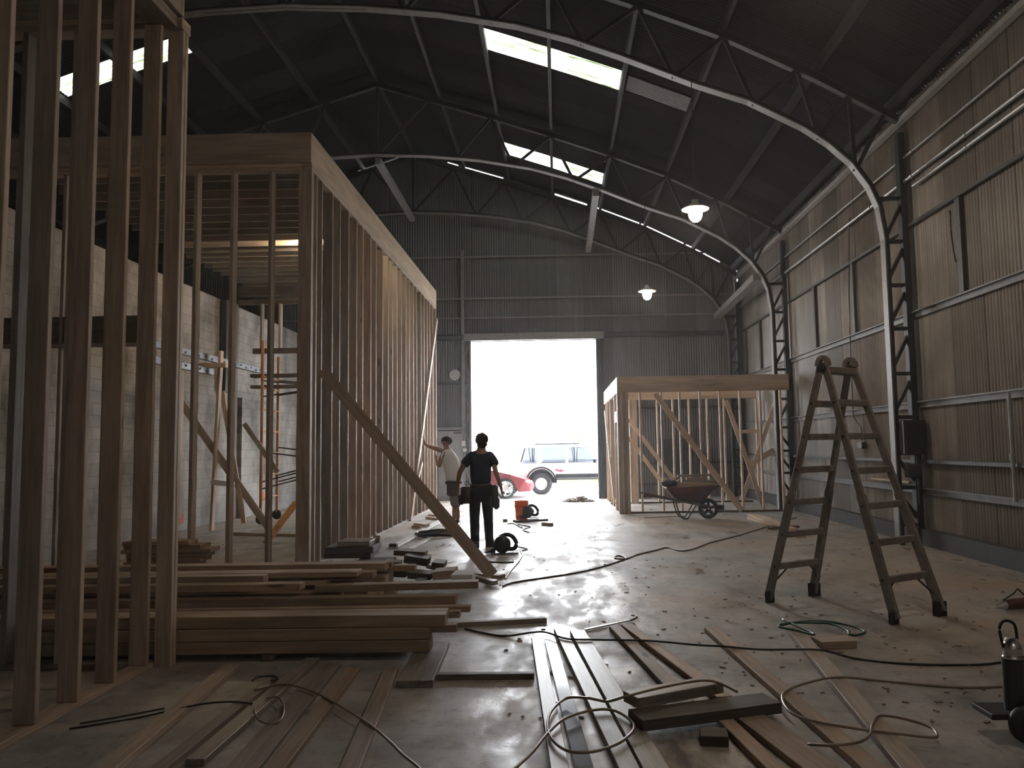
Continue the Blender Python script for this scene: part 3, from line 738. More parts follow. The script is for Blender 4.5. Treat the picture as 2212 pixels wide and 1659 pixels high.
# sawn stack inside the room, behind the pile
G_ST = 'short sawn boards stacked inside the tall framed room'
lv = [(452, 1234, 0), (435, 1222, 1), (452, 1210, 2), (436, 1200, 3), (448, 1192, 4), (455, 1180, 5), (462, 1170, 6), (443, 1158, 7), (420, 1150, 8)]
names9 = ['lowest', 'second', 'third', 'fourth', 'fifth', 'sixth', 'seventh', 'eighth', 'topmost']
for px, py, k in lv:
    y = 10.05; xr = xr_of(px, 1200, y); xl = xr_of(272+(k*37 % 17), 1200, y); z = .0+k*.052
    loose('short_board', (xl, y+.05*math.sin(k*2.1), z+.025), (xr, y+.04*math.sin(k*1.3), z+.025), .30-.02*(k % 3), .05, M_PILE, names9[k]+' board of the short stack between the near stud corner and the tall framed room', 'timber', G_ST)

# ---------------------------------------------------------------- offcuts beside the tall room's corner
G_OFF = 'offcut blocks by the corner of the tall framed room'
def offcut(pa, pb, y, w, h, label, mat=M_GREY, dy=0.0, z=None, name='timber_offcut'):
    """block whose near lower edge runs between two points of the plane y"""
    a, b = PY(*pa, y), PY(*pb, y); b.y += dy
    if z is not None: a.z = b.z = z
    v = Vector((0, w/2, h/2)); return loose(name, a+v, b+v, w, h, mat, label, 'timber offcut', G_OFF)
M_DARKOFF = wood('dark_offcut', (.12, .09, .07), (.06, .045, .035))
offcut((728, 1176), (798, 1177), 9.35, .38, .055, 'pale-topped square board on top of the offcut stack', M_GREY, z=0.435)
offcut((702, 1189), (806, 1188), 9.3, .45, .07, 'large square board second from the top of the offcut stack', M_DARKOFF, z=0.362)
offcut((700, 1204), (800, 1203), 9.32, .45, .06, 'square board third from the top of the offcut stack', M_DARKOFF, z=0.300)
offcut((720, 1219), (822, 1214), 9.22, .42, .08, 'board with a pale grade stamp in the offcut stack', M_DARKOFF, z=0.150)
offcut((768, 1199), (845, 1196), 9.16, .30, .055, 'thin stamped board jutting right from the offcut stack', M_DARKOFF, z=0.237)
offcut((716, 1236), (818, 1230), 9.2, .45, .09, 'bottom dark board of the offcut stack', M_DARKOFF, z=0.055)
offcut((806, 1180), (820, 1180), 9.75, .05, .13, 'small block standing upright behind the offcut stack', M_PINE)
offcut((840, 1182), (856, 1182), 9.7, .1, .04, 'tiny dark block beside the white floor board', M_DARKOFF)
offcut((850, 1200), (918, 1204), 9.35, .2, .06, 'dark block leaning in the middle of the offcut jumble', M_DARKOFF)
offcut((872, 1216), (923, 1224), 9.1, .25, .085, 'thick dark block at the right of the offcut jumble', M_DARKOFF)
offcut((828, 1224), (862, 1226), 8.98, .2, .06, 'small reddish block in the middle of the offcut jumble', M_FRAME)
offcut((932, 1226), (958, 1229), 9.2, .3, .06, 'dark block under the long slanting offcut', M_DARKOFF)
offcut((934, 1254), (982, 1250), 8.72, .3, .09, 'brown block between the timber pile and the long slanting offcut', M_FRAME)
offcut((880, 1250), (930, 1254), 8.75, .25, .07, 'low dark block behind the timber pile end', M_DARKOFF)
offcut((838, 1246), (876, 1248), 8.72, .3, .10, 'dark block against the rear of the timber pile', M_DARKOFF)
loose('timber_offcut', P(926, 1222, .13), P(1070, 1259, .04), .09, .05, M_GREY, 'long slanting board leaning from the offcut jumble to the foot of the prop', 'timber offcut', G_OFF)
offcut((974, 1262), (1020, 1261), 8.5, .33, .095, 'pale square block beside the foot of the diagonal prop', M_WHITE)
offcut((897, 1256), (918, 1256), 8.6, .14, .02, 'small grey tile among the offcuts', M_ALU)
# pale boards lying along the side wall
loose('floor_board', P(850, 1182, .02), P(952, 1125, .02), .16, .03, M_WHITE, 'white board lying along the foot of the tall stud wall', 'board')
loose('floor_board', P(886, 1186, .012), P(985, 1130, .012), .10, .018, M_WHITE, 'narrow pale board beside the white board at the foot of the tall stud wall', 'board')
for k, (pa, pb, w, t, lab) in enumerate((((896, 1138), (926, 1131), .14, .05, 'lower short offcut by the wall behind the hose coil'), ((899, 1131), (922, 1135), .12, .04, 'upper short offcut by the wall behind the hose coil'),
        ((924, 1118), (962, 1123), .12, .05, 'pale offcut on the floor behind the white-shirted worker'), ((930, 1112), (978, 1117), .14, .04, 'long offcut on the floor at the feet of the white-shirted worker'))):
    z = .05 if k in (1, 3) else 0.0
    loose('timber_offcut', P(*pa, z+t/2), P(*pb, z+t/2), w, t, M_PINE, lab, 'timber offcut')
for pa, pb, lab in (((1087, 1124), (1096, 1124), 'tiny timber block left of the orange bucket'), ((1173, 1131), (1192, 1133), 'small timber block right of the saw by the bucket')):
    loose('timber_offcut', P(*pa, .03), P(*pb, .03), .09, .06, M_FRAME, lab, 'timber offcut')

# ---------------------------------------------------------------- loose boards on the floor in front
G_FL = 'loose boards on the floor in the foreground'
def fb(pa, pb, w, label, mat=M_GREY, t=.038, z=0.0, name='floor_board'):
    a, b = P(pa[0], pa[1], z+t), P(pb[0], pb[1], z+t); a.z = b.z = z+t/2
    d = (b-a).normalized()
    if pb[1] >= 1655: b = b + d*.5
    return loose(name, a, b, w, t, mat, label, 'board', G_FL)
fb((1160, 1376), (1210, 1659), .09, 'board at the left of the fan of floor boards, next to the shiny strip')
fb((1188, 1380), (1263, 1659), .09, 'shiny wet-looking strip among the floor boards right of the lane', plain('shiny_strip', (.30, .30, .31), .12, .6, .6), t=.02)
fb((1209, 1357), (1360, 1659), .10, 'grey floor board just right of the shiny strip')
fb((1247, 1361), (1418, 1659), .125, 'dark grey floor board second right of the shiny strip', M_GREY)
fb((1328, 1351), (1455, 1482), .10, 'brown floor board ending at the stubby plank, left one of a pair', M_PILE)
fb((1353, 1347), (1566, 1504), .10, 'brown floor board with a stepped end, right one of a pair', M_PILE)
fb((1535, 1354), (1890, 1659), .11, 'long brown floor board crossing under the black cable below the ladder', M_PILE)
fb((1714, 1354), (1975, 1659), .12, 'long knotted floor board running from the green hose coil', M_FRAME)
fb((1567, 1552), (1677, 1659), .09, 'narrow brown board emerging under the double plank at the bottom', M_PILE)
fb((1622, 1546), (1776, 1659), .17, 'wide brown board emerging under the double plank at the bottom', M_PILE)
loose('plank_offcut', P(1362, 1512, .12), P(1545, 1478, .12), .16, .06, M_GREY, 'upper stubby plank lying across the fan of floor boards', 'board', G_FL)
loose('plank_offcut', P(1372, 1556, .06), P(1668, 1518, .06), .20, .06, M_DARKWOOD, 'lower longer plank lying across the fan of floor boards', 'board', G_FL)
loose('plank_offcut', P(1512, 1590, .025), P(1572, 1592, .025), .14, .05, M_DARKWOOD, 'small dark block under the double plank', 'board', G_FL)
loose('plank_offcut', P(977, 1349, .02), P(1180, 1338, .02), .07, .04, M_FRAME, 'board lying crosswise at the right end of the timber pile', 'board', G_FL)
loose('plank_offcut', P(944, 1461, .02), P(1154, 1459, .02), .06, .04, M_DARKWOOD, 'dark board lying crosswise in front of the timber pile', 'board', G_FL)
loose('plank_offcut', P(938, 1392, .024), P(896, 1478, .024), .24, .045, M_GREY, 'wide short plank sticking out from under the timber pile', 'board', G_FL)
fb((846, 1440), (754, 1659), .10, 'narrow board left of the wide short plank, running to the bottom edge', M_GREY)
fb((762, 1441), (592, 1659), .10, 'board third from the wide short plank, reddish, running to the bottom edge', M_PILE)
fb((714, 1430), (522, 1659), .16, 'broad tan board under the tan cable, running to the bottom edge', M_FRAME, t=.03)
fb((676, 1420), (420, 1640), .10, 'grey board under the small wire loop, running to the bottom edge', M_GREY)
fb((588, 1462), (340, 1659), .08, 'thin board beside the grey board left of the small wire loop', M_FRAME)
fb((501, 1434), (225, 1659), .11, 'leftmost floor board between the near stud wall and the wire loop', M_FRAME)
# boards by the low framed room
fb((1626, 1110), (1712, 1142), .22, 'wide pale board on the floor at the corner of the low framed room', M_PINE, name='floor_board')
fb((1619, 1117), (1668, 1134), .10, 'narrow board beside the wide pale board by the low framed room', M_PINE)
fb((1664, 1139), (1722, 1135), .14, 'dark short board under the wide pale board by the low framed room', M_DARKWOOD)
fb((1708, 1146), (1730, 1157), .16, 'pale board end behind the left ladder leg', M_PINE)
fb((1385, 1117), (1470, 1113), .25, 'thin sheet on the floor below the wheelbarrow handles', M_GREY, t=.015)

# ---------------------------------------------------------------- inside the tall room: trestle, staging, scaffold, braces
TR = thing('tall_trestle', 'tall improvised timber trestle by the block wall, holding the aluminium staging', 'trestle', (-6.7, 15.3, 0))
def tb(pa, pb, y, w=.10, t=.04, m=M_PINE, name='leg', up=(1, 0, 0)):
    return board(name, PY(*pa, y), PY(*pb, y), w, t, m, TR, up=up)
tb((478, 758), (457, 1146), 15.3, .13, .05); tb((392, 792), (386, 1120), 14.5, .12, .05); tb((480, 845), (527, 1130), 15.5, .05, .09)
board('crossbar', PY(378, 790, 15.2), PY(490, 789, 15.2), .13, .09, M_PINE, TR)
board('crossbar', PY(456, 1041, 15.2), PY(506, 1047, 15.2), .04, .10, M_WHITE, TR)  # white colour stands in for light striking this bar
st = thing('staging_plank', 'perforated aluminium staging plank lying high along the block wall on the trestle', 'staging plank', (-6.6, 13, 3.4))
for k, dz in enumerate((0.0, -.17)):
    a, b = PX(300 if k == 0 else 320, 728 if k == 0 else 746, -6.80), PX(586, 795, -6.80); a.z += dz; b.z = a.z
    if k: b.y = 15.35
    bm = bmesh.new(); bm_box(bm, ((a.x+b.x)/2+.01*k, (a.y+b.y)/2, a.z-.05), (.06, b.y-a.y, .13), .008)
    meshobj('side_rail', bm, M_DULLALU, st)
    bm = bmesh.new(); n = int((b.y-a.y)/.28)
    for i in range(n):
        y = a.y+.14+i*.28
        bm_cyl(bm, (-6.755, y, a.z-.04-.03*(i % 2)), (-6.762+.02*k, y, a.z-.04-.03*(i % 2)), .022, n=10)
    meshobj('rivet_holes', bm, M_BLACK, st)
SF = thing('scaffold_tower', 'orange rolling scaffold frame standing in the tall framed room', 'scaffold', (-6.5, 17.6, 0))
def tube(parent, name, a, b, r, m):
    bm = bmesh.new(); bm_cyl(bm, a, b, r, n=10); return meshobj(name, bm, m, parent, smooth=False)
sx0, sy0, sx1, sy1 = -6.42, 17.0, -6.50, 18.2
tube(SF, 'upright', (sx0, sy0, .16), (sx0, sy0, 3.98), .035, M_ORPAINT); tube(SF, 'upright', (sx1, sy1, .16), (sx1, sy1, 3.75), .035, M_ORPAINT)
for z in (.55, 1.05, 1.52, 2.0, 2.48, 2.95, 3.20): tube(SF, 'rung', (sx0, sy0, z), (sx1, sy1, z), .02, M_ORPAINT)
for (z0, z1) in ((1.55, 1.3), (.9, 1.35), (2.75, 3.0), (3.1, 2.9), (.75, 1.2)):
    tube(SF, 'cross_brace', (sx0, sy0, z0), (sx0+1.8, sy0+.2, z1), .016, M_STEEL); tube(SF, 'cross_brace', (sx1, sy1, z0+.1), (sx1+1.8, sy1, z1+.1), .016, M_STEEL)
for x, y in ((sx0, sy0), (sx1, sy1)):
    bm = bmesh.new(); bm_lathe(bm, [(.03, -.03), (.1, -.03), (.11, 0), (.1, .03), (.03, .03)], 20, 'Y', (x, y, .11)); meshobj('caster', bm, M_BLACK, SF, smooth=True)
for px0, px1, py, lab in ((545, 623, 805, 'upper dark plank laid across the orange scaffold'), (545, 636, 829, 'lower dark plank laid across the orange scaffold')):
    a, b = PY(px0, py, 17.6), PY(px1, py, 17.6); b.x += .4; a.z = b.z = 3.20+.057 if py == 805 else 2.95+.057
    loose('scaffold_plank', a, b, .25, .07, M_DARKWOOD, lab, 'plank')
loose('room_brace', PX(386, 862, -7.3), P(580, 1140, .05), .14, .04, M_FRAME, 'long diagonal brace inside the tall framed room, from the block wall to the floor', 'timber brace', up=(0, -1, .2))
loose('room_brace', PY(528, 915, 16.6), PY(600, 1020, 16.4), .10, .04, M_FRAME, 'short diagonal board leaning through the orange scaffold', 'timber brace', up=(0, 1, 0))
loose('room_brace', P(574, 1173, .04), PY(640, 1085, 13.9), .11, .04, M_AMBER, 'orange diagonal board beside the tall room corner post', 'timber brace', up=(0, -1, .3))
loose('room_brace', P(492, 1152, .03), P(640, 1156, .03), .07, .05, M_FRAME, 'board lying flat on the floor inside the tall framed room', 'board')
loose('room_brace', PX(22, 830, BX+.1), PX(62, 930, BX+.1), .05, .03, M_DARKWOOD, 'thin stick leaning on the block wall at the far left', 'timber brace', up=(1, 0, 0))

# ---------------------------------------------------------------- ladder
LD = thing('folding_ladder', 'tall A-shaped folding ladder standing open on the concrete floor at the right', 'ladder', (2.75, 7.6, 0))
fA, fB, fC, fD = P(1660, 1301), P(1757, 1287), P(1935, 1349), P(2035, 1331)
def hinge_at(p, q, px, py): y = (p.y+q.y)/2; return PY(px, py, y)
h1, h2 = hinge_at(fA, fC, 1777, 772), hinge_at(fB, fD, 1836, 776)
def lrail(f, h): 
    d = (h-f).normalized(); return f + Vector((0, 0, .05)), h
for f, h, o in ((fA, h1, fB), (fB, h2, fA), (fC, h1, fD), (fD, h2, fC)):
    side = (o-f).normalized()
    a, b = f+Vector((0, 0, .04)), h-(h-f).normalized()*.05
    mid = a + (b-a)*.42
    board('rail', a, mid+(b-a)*.04, .095, .034, M_LADDER, LD, up=side, bevel=.006)
    board('rail', mid, b, .08, .026, M_LADDER, LD, up=side, bevel=.006)
    bm = bmesh.new(); d = (b-a).normalized(); bm_box(bm, (0, 0, 0), (.10, .05, .12), .012, axes(f, f+side, (0, 0, 1)))
    meshobj('foot', bm, M_BLACK, LD, Matrix.Translation(f+d*.06))
for h, q in ((h1, h2), (h2, h1)):
    s = (q-h).normalized()
    bm = bmesh.new(); pts = [h + Vector((0, 0, -.03))]
    x = ((fC-fA) if h is h1 else (fD-fB)); x.z = 0; x.normalize()
    arc = [h - Vector((0, 0, .08)) + x*(.052*math.cos(t)) + Vector((0, 0, .078*math.sin(t))) for t in [math.pi*k/10 for k in range(11)]]
    sweep(bm, arc, .05, .045, s); meshobj('hinge', bm, M_LADDER, LD)
    bm = bmesh.new(); bm_cyl(bm, h-Vector((0, 0, .09))-s*.03, h-Vector((0, 0, .09))+s*.03, .035, n=20); meshobj('hinge_knuckle', bm, M_STEEL, LD)
def at_z(f, h, z): return f + (h-f)*(z/h.z)
for fa, fb_, ha, hb in ((fA, fB, h1, h2), (fC, fD, h1, h2)):
    for k in range(7):
        z = .36+.315*k
        a, b = at_z(fa, ha, z), at_z(fb_, hb, z); out = (fa+fb_)/2-(fA+fB+fC+fD)/4
        board('rung', a, b, .05, .062, M_LADDER, LD, up=(0, 0, 1), bevel=.006)
        for e in (a, b):
            bm = bmesh.new(); v = (b-a).normalized(); bm_cyl(bm, e-v*.022, e+v*.022, .013, n=10); meshobj('rivet', bm, M_STEEL, LD)
        if k == 0:
            for e, q in ((a, b), (b, a)):
                f_ = fa if e is a else fb_
                bm = bmesh.new(); bm_tube(bm, spline([e+(q-e)*.30, e+(q-e)*.16-Vector((0, 0, .06)), f_+(e-f_)*.52], 5), .009); meshobj('rung_brace', bm, M_STEEL, LD)

# ---------------------------------------------------------------- wheelbarrow and its load
YW = 16.75
def w_(px, py, y=YW): return PY(px, py, y)
WB = thing('wheelbarrow', 'dark red wheelbarrow loaded with offcuts in front of the low framed room', 'wheelbarrow', (3.18, YW, 0))
tl, tr_, bl, br_ = w_(1437, 1053), w_(1549, 1047), w_(1459, 1078), w_(1512, 1084)
bm = bmesh.new()
def tray_ring(sc, dz):
    out = []
    for p, hy in ((tl, .30), (tr_, .27), (br_, .17), (bl, .19)):
        out.append((p, hy))
    return out
top = []; botm = []
for (p, hy), lst in (((tl, .30), top), ((tr_, .26), top), ((bl, .20), botm), ((br_, .17), botm)):
    for s in (-1, 1): lst.append(Vector((p.x, YW+s*hy, p.z)))
T = [bm.verts.new(v) for v in (top[0], top[2], top[3], top[1])]; B_ = [bm.verts.new(v) for v in (botm[0], botm[2], botm[3], botm[1])]
for i in range(4): bm.faces.new((T[i], T[(i+1) % 4], B_[(i+1) % 4], B_[i]))
bm.faces.new(B_)
bmesh.ops.bevel(bm, geom=[e for e in bm.edges if len(e.link_faces) == 2], offset=.05, segments=3, affect='EDGES')
bmesh.ops.solidify(bm, geom=bm.faces[:], thickness=.008)
meshobj('tray', bm, M_RED, WB, smooth=True)
bm = bmesh.new(); rim = [top[0], top[2], top[3], top[1], top[0]]
for a, b in zip(rim, rim[1:]): bm_cyl(bm, a, b, .012, n=8)
meshobj('tray_rim', bm, M_RED, WB)
for s in (-1, 1):
    y0 = YW+s*.27; y1 = YW+s*.10
    a = w_(1386, 1066); b = w_(1534, 1094)
    board('handle', (a.x, y0, a.z), (b.x, y1, b.z), .04, .045, M_DARKWOOD, WB)
    pts = [w_(1457, 1082), w_(1463, 1104), w_(1471, 1117), w_(1482, 1118), w_(1489, 1108), w_(1500, 1090)]
    bm = bmesh.new(); pp = [Vector((q.x, YW+s*.2, max(q.z, .015))) for q in pts]; bm_tube(bm, spline(pp, 5), .013); meshobj('leg', bm, M_STEEL, WB, smooth=True)
wc = w_(1530, 1099); wc.z = .215
bm = bmesh.new(); bm_lathe(bm, [(.15, -.035), (.185, -.045), (.208, -.03), (.214, 0), (.208, .03), (.185, .045), (.15, .035)], 32, 'Y', wc, True); wh = meshobj('wheel', bm, M_BLACK, WB, smooth=True)
bm = bmesh.new()
bm_lathe(bm, [(.02, -.05), (.045, -.05), (.045, .05), (.02, .05)], 16, 'Y', wc, True)
for k in range(5):
    t = 2*math.pi*k/5+.3; v = Vector((math.cos(t), 0, math.sin(t))); bar(bm, wc+v*.03, wc+v*.155, .03, .055, (0, 1, 0))
bm_lathe(bm, [(.13, -.03), (.155, -.03), (.155, .03), (.13, .03)], 28, 'Y', wc, True)
meshobj('hub', bm, M_STEEL, wh)
bm = bmesh.new(); bm_box(bm, (wc.x+.26, YW, wc.z+.02), (.12, .16, .10), .01); meshobj('nose_bracket', bm, M_STEEL, WB)
G_WB = 'offcuts heaped in the wheelbarrow'
for k, (pa, pb, y, w, t, lab) in enumerate((((1462, 1047), (1544, 1050), 16.62, .12, .10, 'front offcut lying along the wheelbarrow tray'), ((1472, 1040), (1542, 1041), 16.81, .18, .08, 'middle offcut in the wheelbarrow heap'),
        ((1463, 1028), (1533, 1026), 16.8, .12, .045, 'top thin offcut crowning the wheelbarrow heap'), ((1482, 1033.5), (1520, 1033), 16.80, .14, .05, 'short chunky offcut under the top one in the wheelbarrow'),
        ((1453, 1050), (1468, 1035), 16.7, .08, .03, 'small pale offcut sticking up at the handle end of the wheelbarrow'))):
    loose('barrow_offcut', PY(*pa, y), PY(*pb, y), w, t, M_FRAME if k else M_PILE, lab, 'timber offcut', G_WB)
bm = bmesh.new(); c = w_(1447, 1049)
bm_lathe(bm, [(0, -.05), (.10, -.045), (.16, 0), (.11, .05), (0, .07)], 18, c=(c.x-.04, YW-.2, c.z+.06)); 
for v in bm.verts: v.co.x += .05*math.sin(v.co.y*30); v.co.z += .02*math.sin(v.co.x*40)
tag(meshobj('work_bag', bm, M_BLKPL, smooth=True), 'black crumpled bag on the handle end of the wheelbarrow', 'bag')
bm = bmesh.new(); c = w_(1440, 1044); bm_lathe(bm, [(0, -.05), (.05, -.04), (.06, .02), (.03, .06), (0, .065)], 14, c=(c.x-.02, YW+.06, c.z+.05)); tag(meshobj('work_glove', bm, plain('cream_glove', (.65, .58, .42), .8), smooth=True), 'pale glove perched on the handle end of the wheelbarrow', 'glove')

# ---------------------------------------------------------------- bucket, saws, hose, small tools
c = P(1127, 1122); BK = thing('bucket', 'orange plastic bucket standing upright in the doorway light behind a saw', 'bucket', c)
bm = bmesh.new(); bm_lathe(bm, [(.0, 0), (.128, 0), (.13, .01), (.150, .40), (.146, .40), (.126, .02), (0, .02)], 32, c=c); meshobj('bucket_body', bm, M_ORANGE, BK, smooth=True)
bm = bmesh.new()
for z in (.30, .34, .395): bm_lathe(bm, [(.146, z-.008), (.158, z-.008), (.158, z+.008), (.146, z+.008)], 32, c=c, closed=True)
meshobj('rim', bm, M_ORANGE, BK, smooth=True)
bm = bmesh.new(); bm_tube(bm, spline([c+Vector((-.155, 0, .33)), c+Vector((-.12, -.10, .22)), c+Vector((0, -.17, .17)), c+Vector((.12, -.10, .22)), c+Vector((.155, 0, .33))]), .004); meshobj('bail_handle', bm, M_CHROME, BK, smooth=True)
bm = bmesh.new()
for z in (.21, .27):
    for k in range(14):
        t = 2*math.pi*k/14; t2 = 2*math.pi*(k+1)/14
        f = lambda t: c+Vector((.05+.028*math.cos(t), -.137-.02*(z-.2), z+.028*math.sin(t)))
        bm_cyl(bm, f(t), f(t2), .004, n=6)
meshobj('printed_emblem', bm, plain('dark_orange_print', (.35, .05, .01), .5), BK)
def circ_saw(loc, rz, s, label):
    mw = Matrix.Translation(Vector(loc)) @ Matrix.Rotation(rz, 4, 'Z') @ Matrix.Scale(s, 4)
    t = thing('circular_saw', label, 'saw', loc, rz, mw=mw)
    bm = bmesh.new(); bm_box(bm, (0, 0, .012), (.34, .16, .012), .003); meshobj('base_plate', bm, M_STEEL, t, mw)
    bm = bmesh.new(); bm_lathe(bm, [(0, -.03), (.095, -.03), (.107, -.015), (.107, .015), (.095, .03), (0, .03)], 28, 'Y', (-.03, -.03, .120)); meshobj('blade_guard', bm, M_BLKPL, t, mw, smooth=True)
    bm = bmesh.new(); bm_lathe(bm, [(0, -.0), (.055, 0), (.06, .02), (.055, .13), (.03, .15), (0, .15)], 20, 'Y', (0, 0, .12)); meshobj('motor_housing', bm, M_BLKPL, t, mw, smooth=True)
    bm = bmesh.new(); bm_tube(bm, spline([Vector(q) for q in ((-.06, .02, .20), (.02, .02, .235), (.09, .02, .215), (.135, .02, .165), (.15, .02, .11), (.12, .02, .06), (.04, .02, .06))], 6), .027, 10); meshobj('grip', bm, M_BLKPL, t, mw, smooth=True)
    bm = bmesh.new(); bm_prism(bm, [(-.25, .02), (-.12, .02), (-.10, .10)], -.05, .02); meshobj('front_guide', bm, M_STEEL, t, mw)
    return t
circ_saw(P(1090, 1196), .12, 1.18, 'black circular saw on the floor by the dark-clothed worker')
circ_saw(P(1145, 1124)+Vector((0, -.05, .05)), -.2, 1.15, 'black circular saw leaning in front of the orange bucket')
loose('saw_board', P(1112, 1126, .02), P(1180, 1122, .02), .22, .04, M_DARKWOOD, 'dark board under the saw in front of the orange bucket', 'board')
cc = P(942, 1158); pts = []
for k in range(90):
    t = 2*math.pi*k/15; rr = .30+.035*math.sin(k*.9)+.02*math.cos(k*.37); pts.append(cc+Vector((rr*1.15*math.cos(t), rr*math.sin(t), .02+.012*(k//15)+.008*math.sin(k*1.7))))
cord('hose_coil', pts, .011, M_CORD, 'dark coiled air hose lying on the floor behind the diagonal prop', 'hose', sub=3)
def floor_cord(name, px, r, mat, label, cat='cable', lift=None):
    pts = [P(x, y, r+(lift(i) if lift else 0)) for i, (x, y) in enumerate(px)]
    return cord(name, pts, r, mat, label, cat)
B4 = .045
floor_cord('power_cord', [(1116, 1180), (1140, 1186), (1126, 1190), (1128, 1200), (1118, 1216), (1104, 1232), (1094, 1246), (1092, 1250)], .008, M_CORD, 'power cord of the saw by the dark-clothed worker, ending beside the floor stake')
floor_cord('power_cord', [(1040, 1211), (1056, 1213), (1085, 1215), (1110, 1214)], .009, M_BLACK, 'short black cord end on the floor right of the diagonal prop')
floor_cord('extension_cord', [(1086, 1266), (1098, 1261), (1120, 1256), (1180, 1247), (1250, 1236), (1300, 1224), (1335, 1213), (1352, 1206), (1336, 1200), (1328, 1205), (1352, 1207), (1380, 1197), (1415, 1189), (1440, 1183), (1470, 1190), (1500, 1185), (1535, 1172), (1590, 1158), (1650, 1140), (1720, 1118)], .009, M_CORD, 'long twisted extension cord running from the timber pile past the low framed room')
floor_cord('power_cord', [(1096, 1131), (1110, 1131), (1118, 1136), (1128, 1140), (1116, 1133), (1130, 1135), (1146, 1138), (1130, 1144), (1142, 1150)], .01, M_BLACK, 'tangled black cord on the floor before the orange bucket')
floor_cord('black_cable', [(1004, 1358), (1040, 1366), (1090, 1374), (1150, 1366), (1180, 1366), (1225, 1380), (1290, 1382), (1400, 1384), (1500, 1393), (1560, 1396), (1640, 1403), (1720, 1403), (1780, 1405), (1850, 1423), (1960, 1434), (2100, 1436), (2180, 1428), (2230, 1412)], .008, M_BLACK, 'long black cable crossing over the loose floor boards to the right edge', lift=lambda i: .04 if 3 <= i <= 12 else 0)
floor_cord('tan_cable', [(2230, 1478), (2100, 1485), (1985, 1478), (1880, 1468), (1810, 1463), (1755, 1472), (1702, 1490), (1690, 1510), (1710, 1540), (1760, 1558), (1850, 1574), (1920, 1582), (2000, 1592), (2025, 1590), (2008, 1570), (1950, 1552), (1900, 1546), (1885, 1565), (1880, 1585), (1858, 1602), (1800, 1610), (1745, 1608)], .008, M_TAN, 'tan cable looping over the long knotted floor boards at the lower right', lift=lambda i: .04 if 4 <= i <= 20 else 0)
floor_cord('tan_cable', [(1592, 1494), (1560, 1478), (1530, 1470), (1490, 1473), (1420, 1487), (1350, 1505), (1310, 1515), (1270, 1508), (1225, 1508), (1192, 1535), (1183, 1572), (1200, 1605), (1235, 1624), (1290, 1622), (1345, 1600), (1370, 1568), (1335, 1538), (1290, 1533), (1225, 1550), (1185, 1582), (1150, 1625), (1110, 1662), (1080, 1690)], .008, M_TAN, 'tan cable making a round loop over the shiny strip at the bottom of the photo', lift=lambda i: .165 if 0 <= i <= 5 else (.10 if 6 <= i <= 7 else .046))
floor_cord('tan_cable', [(550, 1490), (600, 1478), (640, 1482), (690, 1500), (750, 1534), (800, 1566), (840, 1600), (870, 1630), (905, 1659), (930, 1690)], .007, M_TAN, 'tan cable curving over the broad tan board down to the bottom edge', lift=lambda i: .04)
floor_cord('wire_loop', [(575, 1508), (600, 1506), (613, 1525), (608, 1552), (585, 1563), (560, 1556), (550, 1535), (556, 1518)], .006, M_TAN, 'small round loop of wire on the boards at the lower left', lift=lambda i: .042)
floor_cord('dark_wire', [(150, 1574), (190, 1568), (300, 1550), (430, 1522), (500, 1516), (545, 1520)], .006, M_BLACK, 'dark wire on the floor beside the near stud wall', lift=lambda i: .04 if i > 2 else 0)
floor_cord('dark_wire', [(172, 1563), (250, 1550), (355, 1530)], .005, M_BLACK, 'shorter dark wire running beside the other wire at the near stud wall')
floor_cord('dark_wire', [(545, 1470), (560, 1462), (590, 1460), (600, 1466), (585, 1470)], .006, M_BLACK, 'bent bit of black wire among the floor boards at the lower left', lift=lambda i: .04)
floor_cord('green_hose', [(1690, 1338), (1730, 1356), (1752, 1366), (1756, 1371), (1720, 1362), (1690, 1356), (1683, 1352), (1700, 1347), (1770, 1342), (1830, 1350), (1868, 1364), (1852, 1372), (1835, 1370), (1830, 1362), (1790, 1347), (1720, 1345), (1690, 1350)], .011, M_GREEN, 'green hose coil on the floor in front of the ladder', 'hose', lift=lambda i: .05)
p = P(1802, 1389)
loose('timber_block', P(1764, 1388, .03), P(1838, 1385, .03), .20, .055, M_FRAME, 'pale-topped square block inside the green hose coil', 'timber offcut')
a, b = P(1263, 1360, .012), P(1362, 1340, .012)
PB = thing('pry_bar', 'slim metal pry bar with a hooked end lying near the floor boards', 'pry bar', a)
board('shaft', a, b, .03, .012, M_CHROME, PB)
bm = bmesh.new(); bm_tube(bm, spline([b, P(1368, 1338, .02), P(1374, 1335, .05), P(1376, 1333, .08)]), .009); meshobj('hook', bm, M_BLACK, PB, smooth=True)
p = P(2196, 1318); gx = p.x; gy = p.y
GR = thing('hand_grinder', 'dark red hand tool lying on the floor at the right edge', 'power tool', p)
bm = bmesh.new(); bm_cyl(bm, (gx-.10, gy, .05), (gx+.16, gy+.03, .06), .045, .055, 18); meshobj('motor_body', bm, M_RED, GR, smooth=False)
bm = bmesh.new(); bm_cyl(bm, (gx-.20, gy-.01, .03), (gx-.10, gy, .05), .012, .045, 14); meshobj('nose', bm, M_CHROME, GR)
bm = bmesh.new(); bm_tube(bm, spline([Vector((gx-.12, gy, .09)), Vector((gx-.02, gy, .15)), Vector((gx+.02, gy, .19)), Vector((gx+.06, gy+.02, .16)), Vector((gx+.16, gy+.05, .08)), Vector((gx+.3, gy+.1, .01))]), .007); meshobj('flex', bm, M_BLACK, GR, smooth=True)
p = P(2222, 1606); tx, ty = p.x, p.y
TS = thing('tool_stand', 'black wheeled tool stand with a bright metal cap at the right edge', 'tool stand', (tx, ty, 0))
